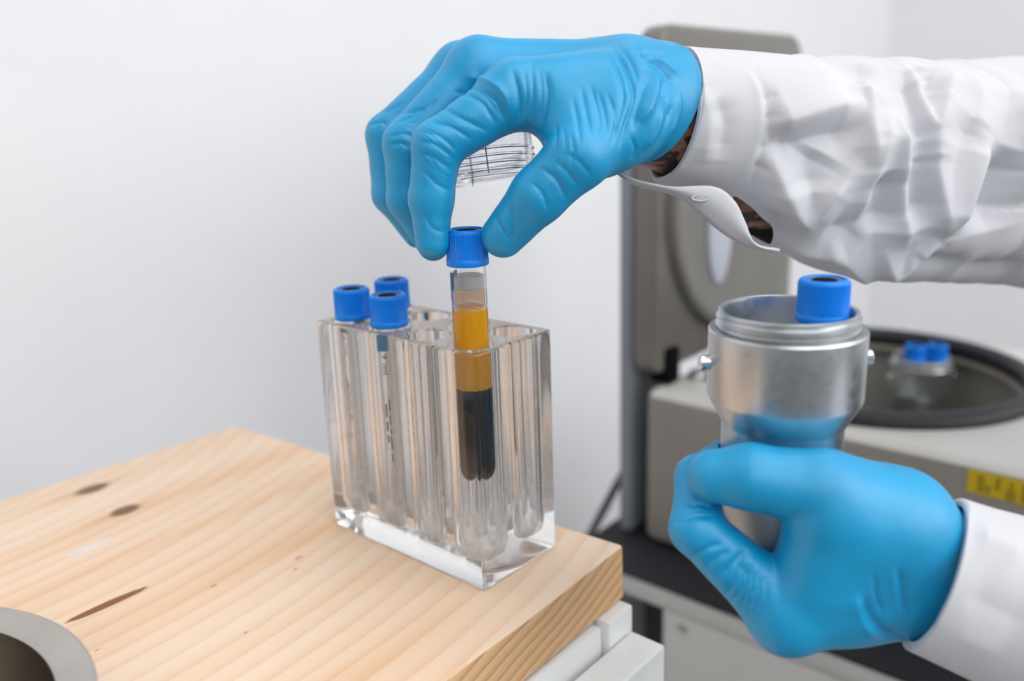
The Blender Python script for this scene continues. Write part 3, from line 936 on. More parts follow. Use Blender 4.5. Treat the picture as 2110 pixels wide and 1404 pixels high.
jt(PI_, MI, DI, 15); jt(PM, MM, DM, 14); jt(PR, MR, DR, 14)
jt(tuple(np.add(np.multiply(MI, 0.7), np.multiply(PI_, 0.3))), MI, PI_, 13, 2.2, 0.3)
jt(DI, PI_, TI, 9, 1.6, 0.25); jt(DM, PM, TM, 9, 1.6, 0.25)
jt(TIP_, TM1, TT, 12, 2.2, 0.22)

STROKES_U = []
STROKES_U += [
    ([(7.9, 21.6, 228.4), (9.9, 20.5, 225.5), (11.3, 20.1, 222.6), (12.1, 20.1, 219.7), (12.4, 20.4, 216.8), (12.2, 21.0, 213.8), (11.5, 21.6, 211.1), (9.7, 22.4, 208.1), (7.0, 23.6, 205.4)], 1.3728, -1.51875),
    ([(18.0, 30.3, 227.0), (19.2, 29.2, 224.4), (20.1, 28.5, 221.8), (20.8, 28.0, 219.2), (21.0, 27.4, 216.4), (20.7, 26.8, 213.9), (20.1, 26.4, 211.3), (19.0, 26.2, 208.6), (17.4, 26.6, 206.0), (15.1, 28.0, 203.5)], 1.3728, -1.35),
    ([(12.3, 28.5, 229.7), (14.2, 26.4, 226.7), (15.4, 25.3, 223.7), (16.0, 24.7, 220.8), (16.2, 24.4, 218.0), (16.0, 24.3, 215.4), (15.4, 24.4, 212.8), (14.4, 24.8, 210.2), (13.0, 25.7, 207.6)], 0.9504, -0.759375),
    ([(15.7, 29.5, 228.1), (17.2, 28.0, 225.1), (18.2, 27.2, 222.2), (18.8, 26.7, 219.3), (18.9, 26.3, 216.4), (18.5, 25.9, 213.7), (17.5, 25.8, 211.0), (16.0, 26.0, 208.4), (13.8, 27.2, 205.6)], 0.9504, -0.759375),
    ([(11.2, 25.2, 228.6), (13.0, 23.6, 225.3), (14.1, 22.9, 222.1), (14.5, 22.6, 218.9), (14.3, 22.6, 215.8), (13.5, 22.8, 212.7), (12.3, 23.7, 209.6)], 0.9504, -0.675),
    ([(-21.5, 25.5, 226.5), (-18.9, 27.8, 225.8), (-4.6, 17.3, 224.6), (0.6, 15.9, 223.5), (4.0, 15.7, 222.0), (6.5, 16.0, 220.1), (8.0, 16.6, 218.0), (8.4, 17.3, 214.4), (7.8, 18.2, 210.6)], 1.6896, 1.35),
    ([(-25.1, 21.5, 220.7), (-23.3, 23.7, 219.8), (-7.2, 11.1, 218.6), (-3.5, 10.9, 217.6), (-0.7, 11.3, 216.2), (1.4, 11.9, 214.2), (2.7, 12.7, 211.7), (3.5, 14.0, 209.1), (3.7, 16.1, 206.5)], 1.056, -1.0125),
    ([(-4.2, 14.3, 221.5), (0.1, 13.5, 219.4), (3.2, 13.9, 217.4), (5.2, 14.9, 215.2), (6.1, 15.8, 212.8), (6.2, 16.8, 210.2), (5.9, 18.4, 207.6)], 1.056, -1.0125),
    ([(-28.8, 16.0, 214.9), (-14.0, 5.0, 213.3), (-9.5, 4.1, 211.8), (-6.4, 4.6, 210.3), (-4.1, 5.7, 208.9), (-1.7, 7.8, 207.2), (0.1, 10.5, 205.6), (1.2, 14.0, 204.0)], 1.056, -0.84375),
    ([(-21.7, 25.5, 223.1), (-7.3, 14.4, 221.1), (-2.3, 12.9, 219.5), (0.9, 12.8, 217.6), (3.1, 13.4, 215.2), (4.6, 14.4, 212.6), (5.4, 16.1, 209.9)], 0.9504, -0.675),
    ([(-18.9, -1.0, 209.0), (-14.1, -1.1, 208.2), (-10.8, 0.2, 207.5), (-7.9, 1.7, 206.4), (-5.6, 3.4, 204.8), (-3.9, 5.7, 202.8), (-2.9, 8.7, 200.8)], 0.9504, -0.759375),
    ([(-18.9, -5.3, 204.9), (-14.2, -4.5, 204.4), (-10.8, -2.5, 203.2), (-8.8, -1.0, 201.3), (-7.5, 1.2, 198.8), (-7.3, 4.5, 196.2)], 0.9504, -0.675),
    ([(-19.7, -6.8, 201.6), (-16.1, -6.5, 201.1), (-13.3, -5.4, 200.6), (-11.1, -3.9, 199.5), (-9.6, -1.9, 197.7), (-8.8, 0.8, 195.4), (-9.1, 4.6, 192.9)], 0.9504, -0.675),
    ([(-18.7, -7.0, 196.8), (-15.1, -6.2, 196.0), (-12.4, -4.4, 194.8), (-11.1, -2.6, 193.3), (-10.4, -0.2, 191.5), (-10.2, 2.8, 189.5)], 0.8448, -0.590625),
    ([(-18.8, -6.7, 191.0), (-16.3, -6.0, 188.6), (-14.4, -4.8, 186.2), (-13.1, -3.2, 184.1), (-11.9, -0.3, 182.2), (-11.8, 3.7, 180.6)], 0.8448, -0.590625),
    ([(-18.2, -7.3, 174.5), (-17.4, -6.5, 171.5), (-16.6, -5.8, 168.6), (-15.6, -4.9, 166.3), (-14.1, -2.5, 164.8), (-13.7, 1.4, 163.7)], 0.8448, -0.50625),
    ([(-44.5, -0.0, 202.3), (-40.9, 1.1, 203.5), (-38.2, 2.8, 204.1), (-36.1, 4.3, 203.3), (-21.0, -6.3, 202.5)], 1.056, -0.84375),
    ([(-44.6, -0.3, 199.3), (-41.0, 0.2, 199.9), (-38.5, 1.3, 200.2), (-36.8, 2.6, 199.3), (-35.6, 4.0, 198.1)], 1.056, -0.84375),
    ([(-43.2, 8.0, 212.1), (-37.9, 9.0, 212.8), (-34.2, 11.1, 213.8), (-31.9, 13.5, 215.6), (-30.0, 15.9, 217.6)], 0.9504, -0.84375),
    ([(-43.5, 3.8, 208.2), (-40.2, 5.8, 209.5), (-37.2, 8.0, 210.9), (-34.8, 10.2, 212.6), (-32.6, 12.4, 214.3)], 0.9504, -0.675),
    ([(-71.5, 11.7, 206.8), (-66.8, 11.9, 208.3), (-64.2, 13.5, 209.2), (-62.2, 14.0, 208.2), (-47.7, 3.2, 206.8)], 0.9504, -0.84375),
    ([(-67.1, 17.0, 213.0), (-64.2, 18.2, 213.7), (-61.6, 20.3, 215.2), (-59.1, 22.7, 216.9)], 0.9504, -0.675),
    ([(30.9, 36.4, 220.4), (32.7, 35.1, 217.0), (34.6, 33.5, 213.6), (36.8, 31.7, 210.3), (38.8, 30.1, 207.0), (41.1, 28.1, 203.8), (43.1, 26.7, 200.6)], 0.9504, -0.759375),
    ([(29.8, 32.3, 216.4), (31.6, 30.9, 213.3), (33.5, 29.4, 210.2), (35.3, 27.9, 207.2), (37.7, 25.3, 204.2), (39.6, 23.3, 201.2), (40.8, 22.2, 198.2)], 0.9504, -0.759375),
    ([(32.9, 39.4, 221.7), (34.8, 38.3, 218.9), (36.6, 37.2, 216.1), (38.4, 36.1, 213.3), (40.2, 34.8, 210.5), (41.7, 33.5, 207.8), (42.9, 32.3, 205.1), (44.1, 31.1, 202.4), (45.1, 30.3, 199.7)], 0.9504, -0.675),
    ([(36.9, 39.5, 218.6), (38.6, 38.4, 216.1), (40.2, 37.4, 213.5), (41.8, 36.4, 211.0), (43.0, 35.6, 208.6), (44.2, 34.6, 205.7), (45.0, 33.7, 203.0), (45.8, 32.9, 200.3)], 0.9504, -0.675),
    ([(40.2, 40.7, 217.8), (42.4, 39.7, 214.6), (44.4, 39.0, 211.6), (45.9, 38.4, 208.5), (46.6, 37.6, 205.4), (46.9, 36.7, 202.4), (47.0, 36.0, 199.4)], 0.9504, -0.675),
    ([(30.2, 25.2, 205.5), (33.2, 22.0, 202.8), (35.0, 20.3, 200.0), (35.7, 19.4, 197.5), (34.9, 18.4, 194.2), (33.4, 17.5, 191.1)], 0.9504, -0.759375),
    ([(35.2, 23.3, 203.7), (37.7, 21.3, 200.1), (38.9, 20.4, 196.5), (38.4, 19.7, 192.9), (37.2, 19.3, 189.2)], 0.9504, -0.675),
    ([(26.0, 26.0, 207.4), (27.3, 24.5, 204.3), (30.2, 21.0, 201.3), (31.3, 19.2, 198.4), (31.2, 18.1, 195.6), (30.4, 17.2, 192.9), (29.7, 16.2, 190.2)], 0.9504, -0.590625),
    ([(22.3, 68.4, 238.7), (28.7, 62.3, 235.7), (34.2, 57.4, 232.8), (37.6, 55.3, 230.3), (40.3, 53.9, 227.8), (43.8, 51.3, 224.4), (46.6, 49.1, 221.1), (48.4, 47.5, 218.1), (49.6, 45.9, 214.9), (49.6, 43.9, 211.0), (49.5, 43.0, 208.9), (49.3, 41.9, 206.5), (49.0, 40.8, 203.9), (48.6, 39.7, 201.2), (48.0, 38.8, 198.4), (47.5, 38.1, 195.7)], 1.7952, -2.19375),
    ([(19.2, 66.7, 238.1), (28.5, 57.2, 234.6), (33.4, 53.6, 231.7), (36.9, 51.6, 228.7), (39.4, 49.8, 226.1), (41.9, 47.7, 223.4), (44.0, 45.9, 220.7), (45.4, 44.5, 218.3), (46.4, 43.3, 215.6), (46.9, 42.1, 213.2), (47.0, 40.7, 210.2), (47.1, 39.5, 208.0), (47.0, 38.2, 205.5), (46.9, 36.8, 202.9), (46.7, 35.4, 200.2), (46.6, 34.0, 197.6)], 1.1616, -1.18125),
    ([(25.4, 69.3, 238.9), (30.7, 64.4, 236.2), (35.4, 60.4, 233.6), (38.7, 58.4, 231.2), (41.3, 57.0, 228.9), (44.2, 55.0, 225.6), (47.2, 52.3, 222.4), (49.6, 50.6, 219.2)], 1.056, -0.84375),
    ([(46.1, 57.4, 225.3), (48.5, 59.2, 223.6), (50.4, 60.2, 221.5), (51.8, 58.3, 219.2), (53.0, 55.1, 216.5), (53.6, 52.4, 213.7), (53.6, 50.2, 210.9), (53.1, 48.0, 208.2), (52.3, 46.4, 205.4)], 2.112, 2.19375),
    ([(48.6, 57.4, 222.9), (50.0, 53.7, 220.3), (50.8, 50.8, 217.7), (51.3, 48.7, 215.2), (51.5, 46.9, 212.7), (51.4, 45.8, 210.2), (51.3, 45.0, 207.7), (51.0, 44.3, 205.2), (50.7, 43.8, 202.7)], 1.6896, -2.025),
    ([(51.1, 68.1, 223.8), (52.0, 64.2, 220.2), (53.1, 61.1, 217.1), (54.0, 61.6, 215.0), (54.4, 63.9, 213.3)], 1.4784, -1.6875),
    ([(45.0, 66.7, 230.7), (47.2, 68.8, 229.3), (49.3, 70.8, 227.7), (51.4, 72.4, 225.3), (53.2, 74.1, 222.7)], 1.4784, 1.51875),
    ([(43.5, 63.6, 230.7), (46.1, 64.9, 228.9), (48.6, 66.5, 226.7), (50.3, 67.4, 224.6), (52.0, 68.5, 222.3), (53.3, 70.2, 219.9)], 1.6896, -1.51875),
    ([(55.1, 57.9, 211.5), (55.4, 55.8, 208.3), (55.2, 54.5, 205.2), (54.6, 53.6, 202.3), (53.6, 52.5, 199.7), (52.2, 51.6, 197.3), (50.7, 50.9, 194.8)], 1.9008, 1.6875),
    ([(54.6, 66.3, 212.3), (54.9, 64.5, 209.7), (55.1, 63.1, 207.0), (55.0, 61.9, 204.4), (54.6, 60.9, 202.0), (53.6, 59.7, 199.0), (52.2, 59.0, 196.2), (49.7, 59.7, 193.3)], 1.6896, -1.51875),
    ([(54.6, 71.9, 217.0), (54.9, 71.0, 213.7), (55.0, 70.6, 210.5), (54.7, 70.1, 207.4), (54.1, 69.1, 204.5), (53.3, 67.8, 201.7), (52.0, 67.2, 198.8)], 1.4784, 1.18125),
    ([(38.2, 61.0, 232.9), (40.7, 64.5, 233.1), (42.7, 68.5, 233.1), (44.6, 71.2, 232.5), (46.5, 73.6, 231.7)], 1.2672, -1.0125),
    ([(36.3, 67.4, 236.0), (40.6, 64.3, 233.0), (43.5, 63.6, 230.7), (45.1, 64.6, 229.7), (46.4, 66.2, 229.1)], 1.1616, -1.0125),
    ([(50.1, 42.9, 200.9), (50.3, 44.8, 197.9), (49.7, 47.1, 195.0), (48.6, 47.5, 193.0), (47.2, 47.5, 191.2)], 1.056, -0.84375),
    ([(14.5, 10.1, 175.9), (15.3, 9.9, 172.2), (15.4, 10.2, 168.4), (14.5, 11.0, 164.5), (13.0, 12.3, 160.5)], 1.1616, -1.0125),
    ([(6.5, 9.9, 170.5), (9.7, 8.9, 167.2), (11.6, 9.7, 164.0), (12.4, 11.7, 160.5)], 1.056, -0.84375),
    ([(25.7, 15.7, 190.4), (28.8, 15.6, 188.9), (31.2, 16.1, 187.3), (32.9, 17.1, 185.4), (33.8, 18.2, 183.1), (34.0, 19.6, 180.6), (33.8, 21.6, 177.9)], 1.1616, -1.0125),
    ([(21.6, 12.4, 185.7), (25.4, 12.5, 183.6), (28.0, 13.4, 181.1), (28.9, 14.1, 178.8), (29.1, 15.0, 176.1), (28.8, 16.6, 173.2)], 1.056, -0.675),
    ([(31.3, 17.3, 193.0), (34.5, 17.9, 190.7), (36.8, 19.2, 188.3), (37.9, 21.0, 185.5), (38.0, 23.7, 182.4)], 0.9504, -0.590625),
    ([(36.0, 19.0, 195.7), (38.8, 19.9, 193.9), (41.0, 21.5, 191.9), (42.3, 23.7, 189.1), (42.7, 27.0, 186.0)], 0.9504, -0.590625),
]
glove_u = make_glove(np.min([WR2, TR, TT, MR, PL, (25.7, 91.5, 244.5), (48.4, 117.4, 207.2)], axis=0)-46, np.max([WR2, TR, TT, MR, ML, TL, WR], axis=0)+46,
                     fingers, palm, [(edge_p, tuple(edge_n))], STROKES_U, J,
                     hollow=[((29.7, 83.6, 212.8), 23.0), (WR2, 29.4)], lip=(edge_p, tuple(edge_n)), avoid=[(-13.7, 13.3, 148.4, 164.0, 9.3)])
wear("glove", glove_u, GLOVE)["label"] = "blue nitrile glove pinching the tube cap"

# forearm skin between glove and sleeve
fl = Field(np.min([WR, (92.8, 196.8, 177.2)], axis=0)-45, np.max([WR, (92.8, 196.8, 177.2)], axis=0)+45, 1.5)
D = fl.empty()
fl.chain(D, [((26.6, 78.8, 214.9), 18), ((32.3, 87.5, 209.8), 22.5), ((40.3, 105.6, 202.0), 22.5), ((51.5, 122.2, 186.3), 20), ((61.1, 136.1, 174.8), 20), ((93.9, 195.2, 170.2), 26)], 6)
P, F = surface(fl, D); P = relax(P, F, 3)
wear("forearm", np_mesh(P, F), SKIN)["label"] = "tattooed forearm showing between glove and sleeve"

# --- lower hand (left): palm up round the bucket, thumb across the front
LMI, LPI, LDI, LTI = (136.8, 11.9, 37.7), (108.0, -2.5, 67.8), (100.9, 11.0, 80.4), (97.0, 39.9, 78.1)
LMM, LPM, LDM, LTM = (132.9, 31.1, 27.6), (99.9, 22.7, 50.5), (91.5, 42.9, 61.9), (94.8, 61.5, 66.9)
LMR, LPR, LDR, LTR = (130.3, 50.8, 19.7), (94.4, 49.5, 34.9), (90.1, 65.8, 48.4), (97.8, 76.6, 59.0)
LML, LPL, LDL, LTL = (129.1, 68.6, 14.8), (97.8, 75.6, 22.3), (96.6, 86.5, 36.3), (103.0, 91.0, 48.2)
LTC, LTM1, LTIP, LTT = (162.4, 40.1, 68.2), (143.2, 17.0, 85.4), (124.2, 4.5, 89.5), (113.2, -0.1, 88.4)
LW, LW2 = (171.0, 56.2, 46.2), (198.8, 58.6, 42.1)
fingers = [
    ([(LMI, 12.5), (LPI, 9.2), (LDI, 8.2), (LTI, 7.2)], 8.0),
    ([(LMM, 12.0), (LPM, 9.2), (LDM, 8.2), (LTM, 7.2)], 8.0),
    ([(LMR, 11.5), (LPR, 9.0), (LDR, 8.0), (LTR, 7.0)], 8.0),
    ([(LML, 10.5), (LPL, 8.0), (LDL, 7.2), (LTL, 6.4)], 8.0),
    ([(LTC, 16.2), (LTM1, 13.2), (LTIP, 11.0), (LTT, 9.4)], 10.0),
]
palm = [
    (LW, LMI, 18.5, 13), (LW, LMM, 18.5, 13), (LW, LMR, 18, 12), (LW, LML, 16, 11), (LTC, LW, 16.5, 16), (LW, LW2, 19.5, 18.5), ((144.9, 19.3, 83.9), (161.4, 37.6, 71.4), 14.2, 16.5),
    ((146.1, 16.6, 73.8), (143.3, 16.5, 53.5), 12.5, 14), ((152.5, 30.9, 67.1), (149.9, 31.9, 45.7), 19, 18),
    ((159.6, 47.6, 53.6), (143.9, 57.3, 31.3), 22, 16),
]
J = []
jt(LPI, LMI, LDI, 12, 1.9, 0.35); jt(tuple(np.add(np.multiply(LMI, 0.55), np.multiply(LPI, 0.45))), LMI, LPI, 15, 2.4, 0.5)
STROKES_L = []
STROKES_L += [
    ([(105.4, -5.8, 77.3), (107.3, -4.8, 78.0), (109.2, -3.5, 78.3), (111.7, -2.1, 77.7), (113.7, 0.5, 76.2)], 1.2672, -1.35),
    ([(104.6, -10.9, 71.9), (107.3, -9.9, 74.3), (109.6, -8.1, 75.8), (111.4, -6.7, 76.1), (113.2, -5.0, 75.8), (114.6, -2.6, 75.2)], 1.3728, -1.51875),
    ([(104.4, -8.5, 74.8), (107.1, -7.6, 76.3), (109.5, -5.9, 77.1), (111.8, -4.3, 76.9), (113.9, -2.0, 76.0)], 1.056, -0.84375),
    ([(109.0, -9.1, 59.5), (113.0, -10.5, 63.5), (115.7, -9.5, 65.7), (117.8, -7.6, 66.7), (119.8, -5.3, 67.2)], 1.056, -1.0125),
    ([(115.3, -8.7, 58.3), (117.8, -8.5, 61.6), (120.1, -6.9, 63.6), (122.0, -4.5, 64.9)], 1.056, -1.0125),
    ([(119.5, -7.3, 54.7), (121.6, -7.0, 57.8), (123.2, -5.8, 60.2), (124.3, -4.1, 62.0), (125.1, -1.7, 63.3), (125.5, 1.4, 64.2)], 1.3728, -1.51875),
    ([(119.8, -2.4, 44.8), (123.1, -5.9, 51.0), (124.7, -6.0, 55.1), (125.3, -5.2, 57.7), (125.7, -4.0, 60.2), (125.7, -2.1, 62.3)], 1.2672, -1.51875),
    ([(123.0, -3.1, 44.1), (125.3, -5.1, 49.1), (126.6, -5.3, 53.2), (126.9, -4.7, 56.0), (127.0, -3.6, 58.8), (126.8, -1.9, 61.2)], 1.056, -1.35),
    ([(125.9, -3.0, 42.6), (127.1, -4.4, 46.8), (127.9, -4.8, 50.4), (128.3, -4.4, 53.4), (128.3, -3.7, 56.2), (128.1, -2.7, 58.6), (127.7, -1.2, 60.8)], 1.056, -1.18125),
    ([(128.5, -3.0, 41.7), (129.4, -3.9, 45.9), (129.9, -4.0, 49.5), (130.0, -3.6, 52.6), (129.9, -2.8, 55.2), (129.5, -1.8, 57.7), (128.9, -0.3, 59.9)], 0.9504, -1.0125),
    ([(131.3, -3.2, 41.6), (131.7, -3.4, 45.2), (132.0, -3.3, 48.7), (132.0, -2.7, 51.6), (131.7, -1.9, 54.1), (131.3, -0.9, 56.3), (130.7, 0.4, 58.3)], 0.9504, -0.84375),
    ([(134.2, -3.3, 42.8), (134.3, -3.0, 45.5), (134.3, -2.5, 48.1), (134.2, -1.8, 50.5), (133.9, -1.0, 52.7), (133.4, 0.1, 54.8), (132.8, 1.4, 56.8)], 0.9504, -0.590625),
    ([(161.1, 12.8, 54.5), (161.8, 13.9, 50.9), (162.5, 15.0, 47.2), (163.3, 16.3, 44.0), (164.5, 17.9, 41.2), (165.8, 20.1, 38.6), (167.0, 23.0, 36.1), (168.7, 27.8, 33.2), (170.4, 33.3, 30.4)], 2.3232, -2.19375),
    ([(159.2, 11.0, 54.7), (159.8, 11.7, 51.7), (160.3, 12.5, 48.6), (160.9, 13.6, 45.5), (161.6, 14.6, 42.8), (162.9, 16.5, 39.9), (164.2, 18.9, 37.1), (165.1, 22.9, 33.3)], 2.5344, 1.51875),
    ([(169.7, 18.5, 64.5), (169.9, 19.7, 61.1), (170.1, 20.9, 57.7), (170.3, 22.0, 54.4), (170.7, 23.0, 51.3), (171.3, 24.3, 47.7), (172.0, 25.6, 44.3), (172.6, 27.4, 40.6)], 1.6896, -1.35),
    ([(168.1, 17.1, 64.6), (168.4, 18.4, 60.9), (168.6, 19.7, 57.2), (168.9, 20.9, 53.7), (169.3, 21.9, 50.5), (169.9, 23.0, 46.8), (170.5, 24.3, 43.5), (171.1, 26.1, 39.8)], 1.9008, 1.0125),
    ([(163.6, 13.5, 63.2), (163.8, 14.5, 59.8), (164.0, 15.4, 56.3), (164.3, 16.4, 53.1), (164.9, 17.4, 50.2), (165.5, 18.4, 47.6), (166.2, 19.4, 45.0)], 0.9504, -0.675),
]
glove_l = make_glove(np.min([LW2, LTR, LTT, LMI, LPI, LTL, LMR], axis=0)-40, np.max([LW2, LTR, LTT, LMI, LPL, LTL], axis=0)+40,
                     fingers, palm, [((195.9, 57.7, 42.9), tuple((Vector(LW2)-Vector(LW)).normalized()))], STROKES_L, J,
                     avoid=[(119.1, 39.5, 56.0, 100.0, 22.0), (119.1, 39.5, 49.0, 60.0, 20.0), (119.1, 39.5, 44.2, 52.0, 15.0)])
wear("glove", glove_l, GLOVE)["label"] = "blue nitrile glove gripping the aluminium bucket"

# --- sleeves: swept cloth with folds
def sleeve(stations, strokes, nv=220, nu=260, thick=2.2, turn=14.0, noise_amp=1.2, seed=4, edge=None, rumple=0.0, slits=()):
    """stations: (centre, radius up, radius across). edge(angle) shifts the opening along the arm."""
    A = smooth_path([list(c)+[a, b] for c, a, b in stations], 24)
    # resample evenly
    seg = np.r_[0, np.cumsum(np.linalg.norm(np.diff(A[:, :3], axis=0), axis=1))]
    u = np.linspace(0, seg[-1], nu)
    A = np.stack([np.interp(u, seg, A[:, i]) for i in range(5)], 1)
    C = A[:, :3]
    T = np.gradient(C, axis=0); T /= np.linalg.norm(T, axis=1)[:, None]
    zup = np.array([0, 0, 1.0])
    Uu = zup - T*(T@zup)[:, None]; Uu /= np.linalg.norm(Uu, axis=1)[:, None]
    Wv = np.cross(T, Uu)
    th = np.linspace(0, 2*np.pi, nv, endpoint=False)
    ca, sa = np.cos(th), np.sin(th)
    def pos(ui, shrink):
        """ring at fractional station index for each angle"""
        ui = np.broadcast_to(ui, th.shape)
        def ip(arr): return np.stack([np.interp(ui, np.arange(nu), arr[:, i]) for i in range(arr.shape[1])], 1)
        c, uu, ww = ip(C), ip(Uu), ip(Wv); rr = ip(A[:, 3:5])
        return c + uu*(ca*(rr[:, 0]-shrink))[:, None] + ww*(sa*(rr[:, 1]-shrink))[:, None]
    step = seg[-1]/(nu-1)
    sh = edge(th)/step if edge is not None else np.zeros(nv)
    rings = []
    inner_n = 10
    for k in range(inner_n):            # the turned-in hem
        rings.append(pos(sh + (turn/step)*(1-k/inner_n), thick))
    for k in range(5):
        a = math.pi*(k+0.5)/5
        rings.append(pos(sh + (thick/2/step)*(1-math.sin(a)), thick/2+thick/2*math.cos(a)))
    start = len(rings)
    for k in range(nu):
        f = k/(nu-1)
        rings.append(pos(sh*(1-f)**2 + (thick/2)/step*(1-f) + k*(1-0.0), 0.0))
    P = np.vstack(rings); m = len(rings)
    i = np.arange(m-1)[:, None]*nv; j = np.arange(nv)[None, :]; j2 = (j+1) % nv
    F = np.stack([i+j, i+j2, i+nv+j2, i+nv+j], -1).reshape(-1, 4)
    me = np_mesh(P, F)
    N = normals(me)
    H = stroke_height(P, N, strokes, reach=26.0)
    H += noise_amp*(vnoise(P/19.0, seed)*0.5 + vnoise(P/34.0, seed+5))
    if rumple:                           # gathered folds that run round the arm, slanting and forking
        sl = np.concatenate([np.zeros(start), np.arange(nu)*step]); sl = np.repeat(sl, nv)
        an = np.tile(th, m)
        for lam, amp, sd, slant in ((36.0, 1.0, 21, 14.0), (23.0, 0.55, 31, -18.0)):
            Q = np.stack([sl/46.0, np.cos(an)*1.3, np.sin(an)*1.3], 1)
            ph = (sl + slant*np.sin(an+0.8) + 17.0*vnoise(Q*0.9, sd) + 3.0*vnoise(Q*2.2, sd+1))/lam
            wave = 1.0-np.abs(np.sin(np.pi*ph))**0.75*1.6
            gain = np.clip(0.55+0.9*vnoise(Q*1.4, sd+2), 0, 1.3)
            H -= rumple*amp*wave*gain*np.clip((sl-30.0)/25.0, 0, 1)
    keep = np.ones(len(F), bool)
    for tri in slits:                    # an open slit: leave out the faces inside the outline
        q = np.array(tri, float); o_ = q[0]
        nr = np.cross(q[1]-o_, q[2]-o_); nr /= np.linalg.norm(nr)
        ex = (q[1]-o_)/np.linalg.norm(q[1]-o_); ey = np.cross(nr, ex)
        q2 = np.stack([(q-o_)@ex, (q-o_)@ey], 1)
        cen = P[F].mean(1)-o_
        cx_, cy_ = cen@ex, cen@ey
        odd = np.zeros(len(F), bool)
        for i0 in range(len(q2)):
            (xa, ya), (xb, yb) = q2[i0], q2[(i0+1) % len(q2)]
            if ya == yb: continue
            odd ^= ((ya > cy_) != (yb > cy_)) & (cx_ < (xb-xa)*(cy_-ya)/(yb-ya)+xa)
        keep &= ~(odd & (np.abs(cen@nr) < 22.0))
    P2 = P + N*H[:, None]
    # keep the turned-in hem moving with the outer face
    out0 = start*nv
    H0 = H[out0:out0+nv]; N0 = N[out0:out0+nv]
    for k in range(start): P2[k*nv:(k+1)*nv] = P[k*nv:(k+1)*nv] + N0*H0[:, None]
    if not keep.all():
        Fk = F[keep]                     # smooth the cut edge of the slit
        E = np.sort(np.vstack([Fk[:, [0, 1]], Fk[:, [1, 2]], Fk[:, [2, 3]], Fk[:, [3, 0]]]), axis=1)
        E, cnt = np.unique(E, axis=0, return_counts=True)
        E = E[cnt == 1]
        E = E[(E > nv).all(1) & (E < len(P2)-nv).all(1)]
        E = np.vstack([E, E[:, ::-1]]); ids = np.unique(E)
        deg = np.bincount(E[:, 0], minlength=len(P2))
        for _ in range(14):
            acc = np.stack([np.bincount(E[:, 0], weights=P2[E[:, 1], i], minlength=len(P2)) for i in range(3)], 1)
            P2[ids] = 0.5*P2[ids] + 0.5*acc[ids]/deg[ids][:, None]
        me = np_mesh(P2, Fk)
    me.vertices.foreach_set("co", (P2*S).astype(np.float32).ravel()); me.update()
    return me

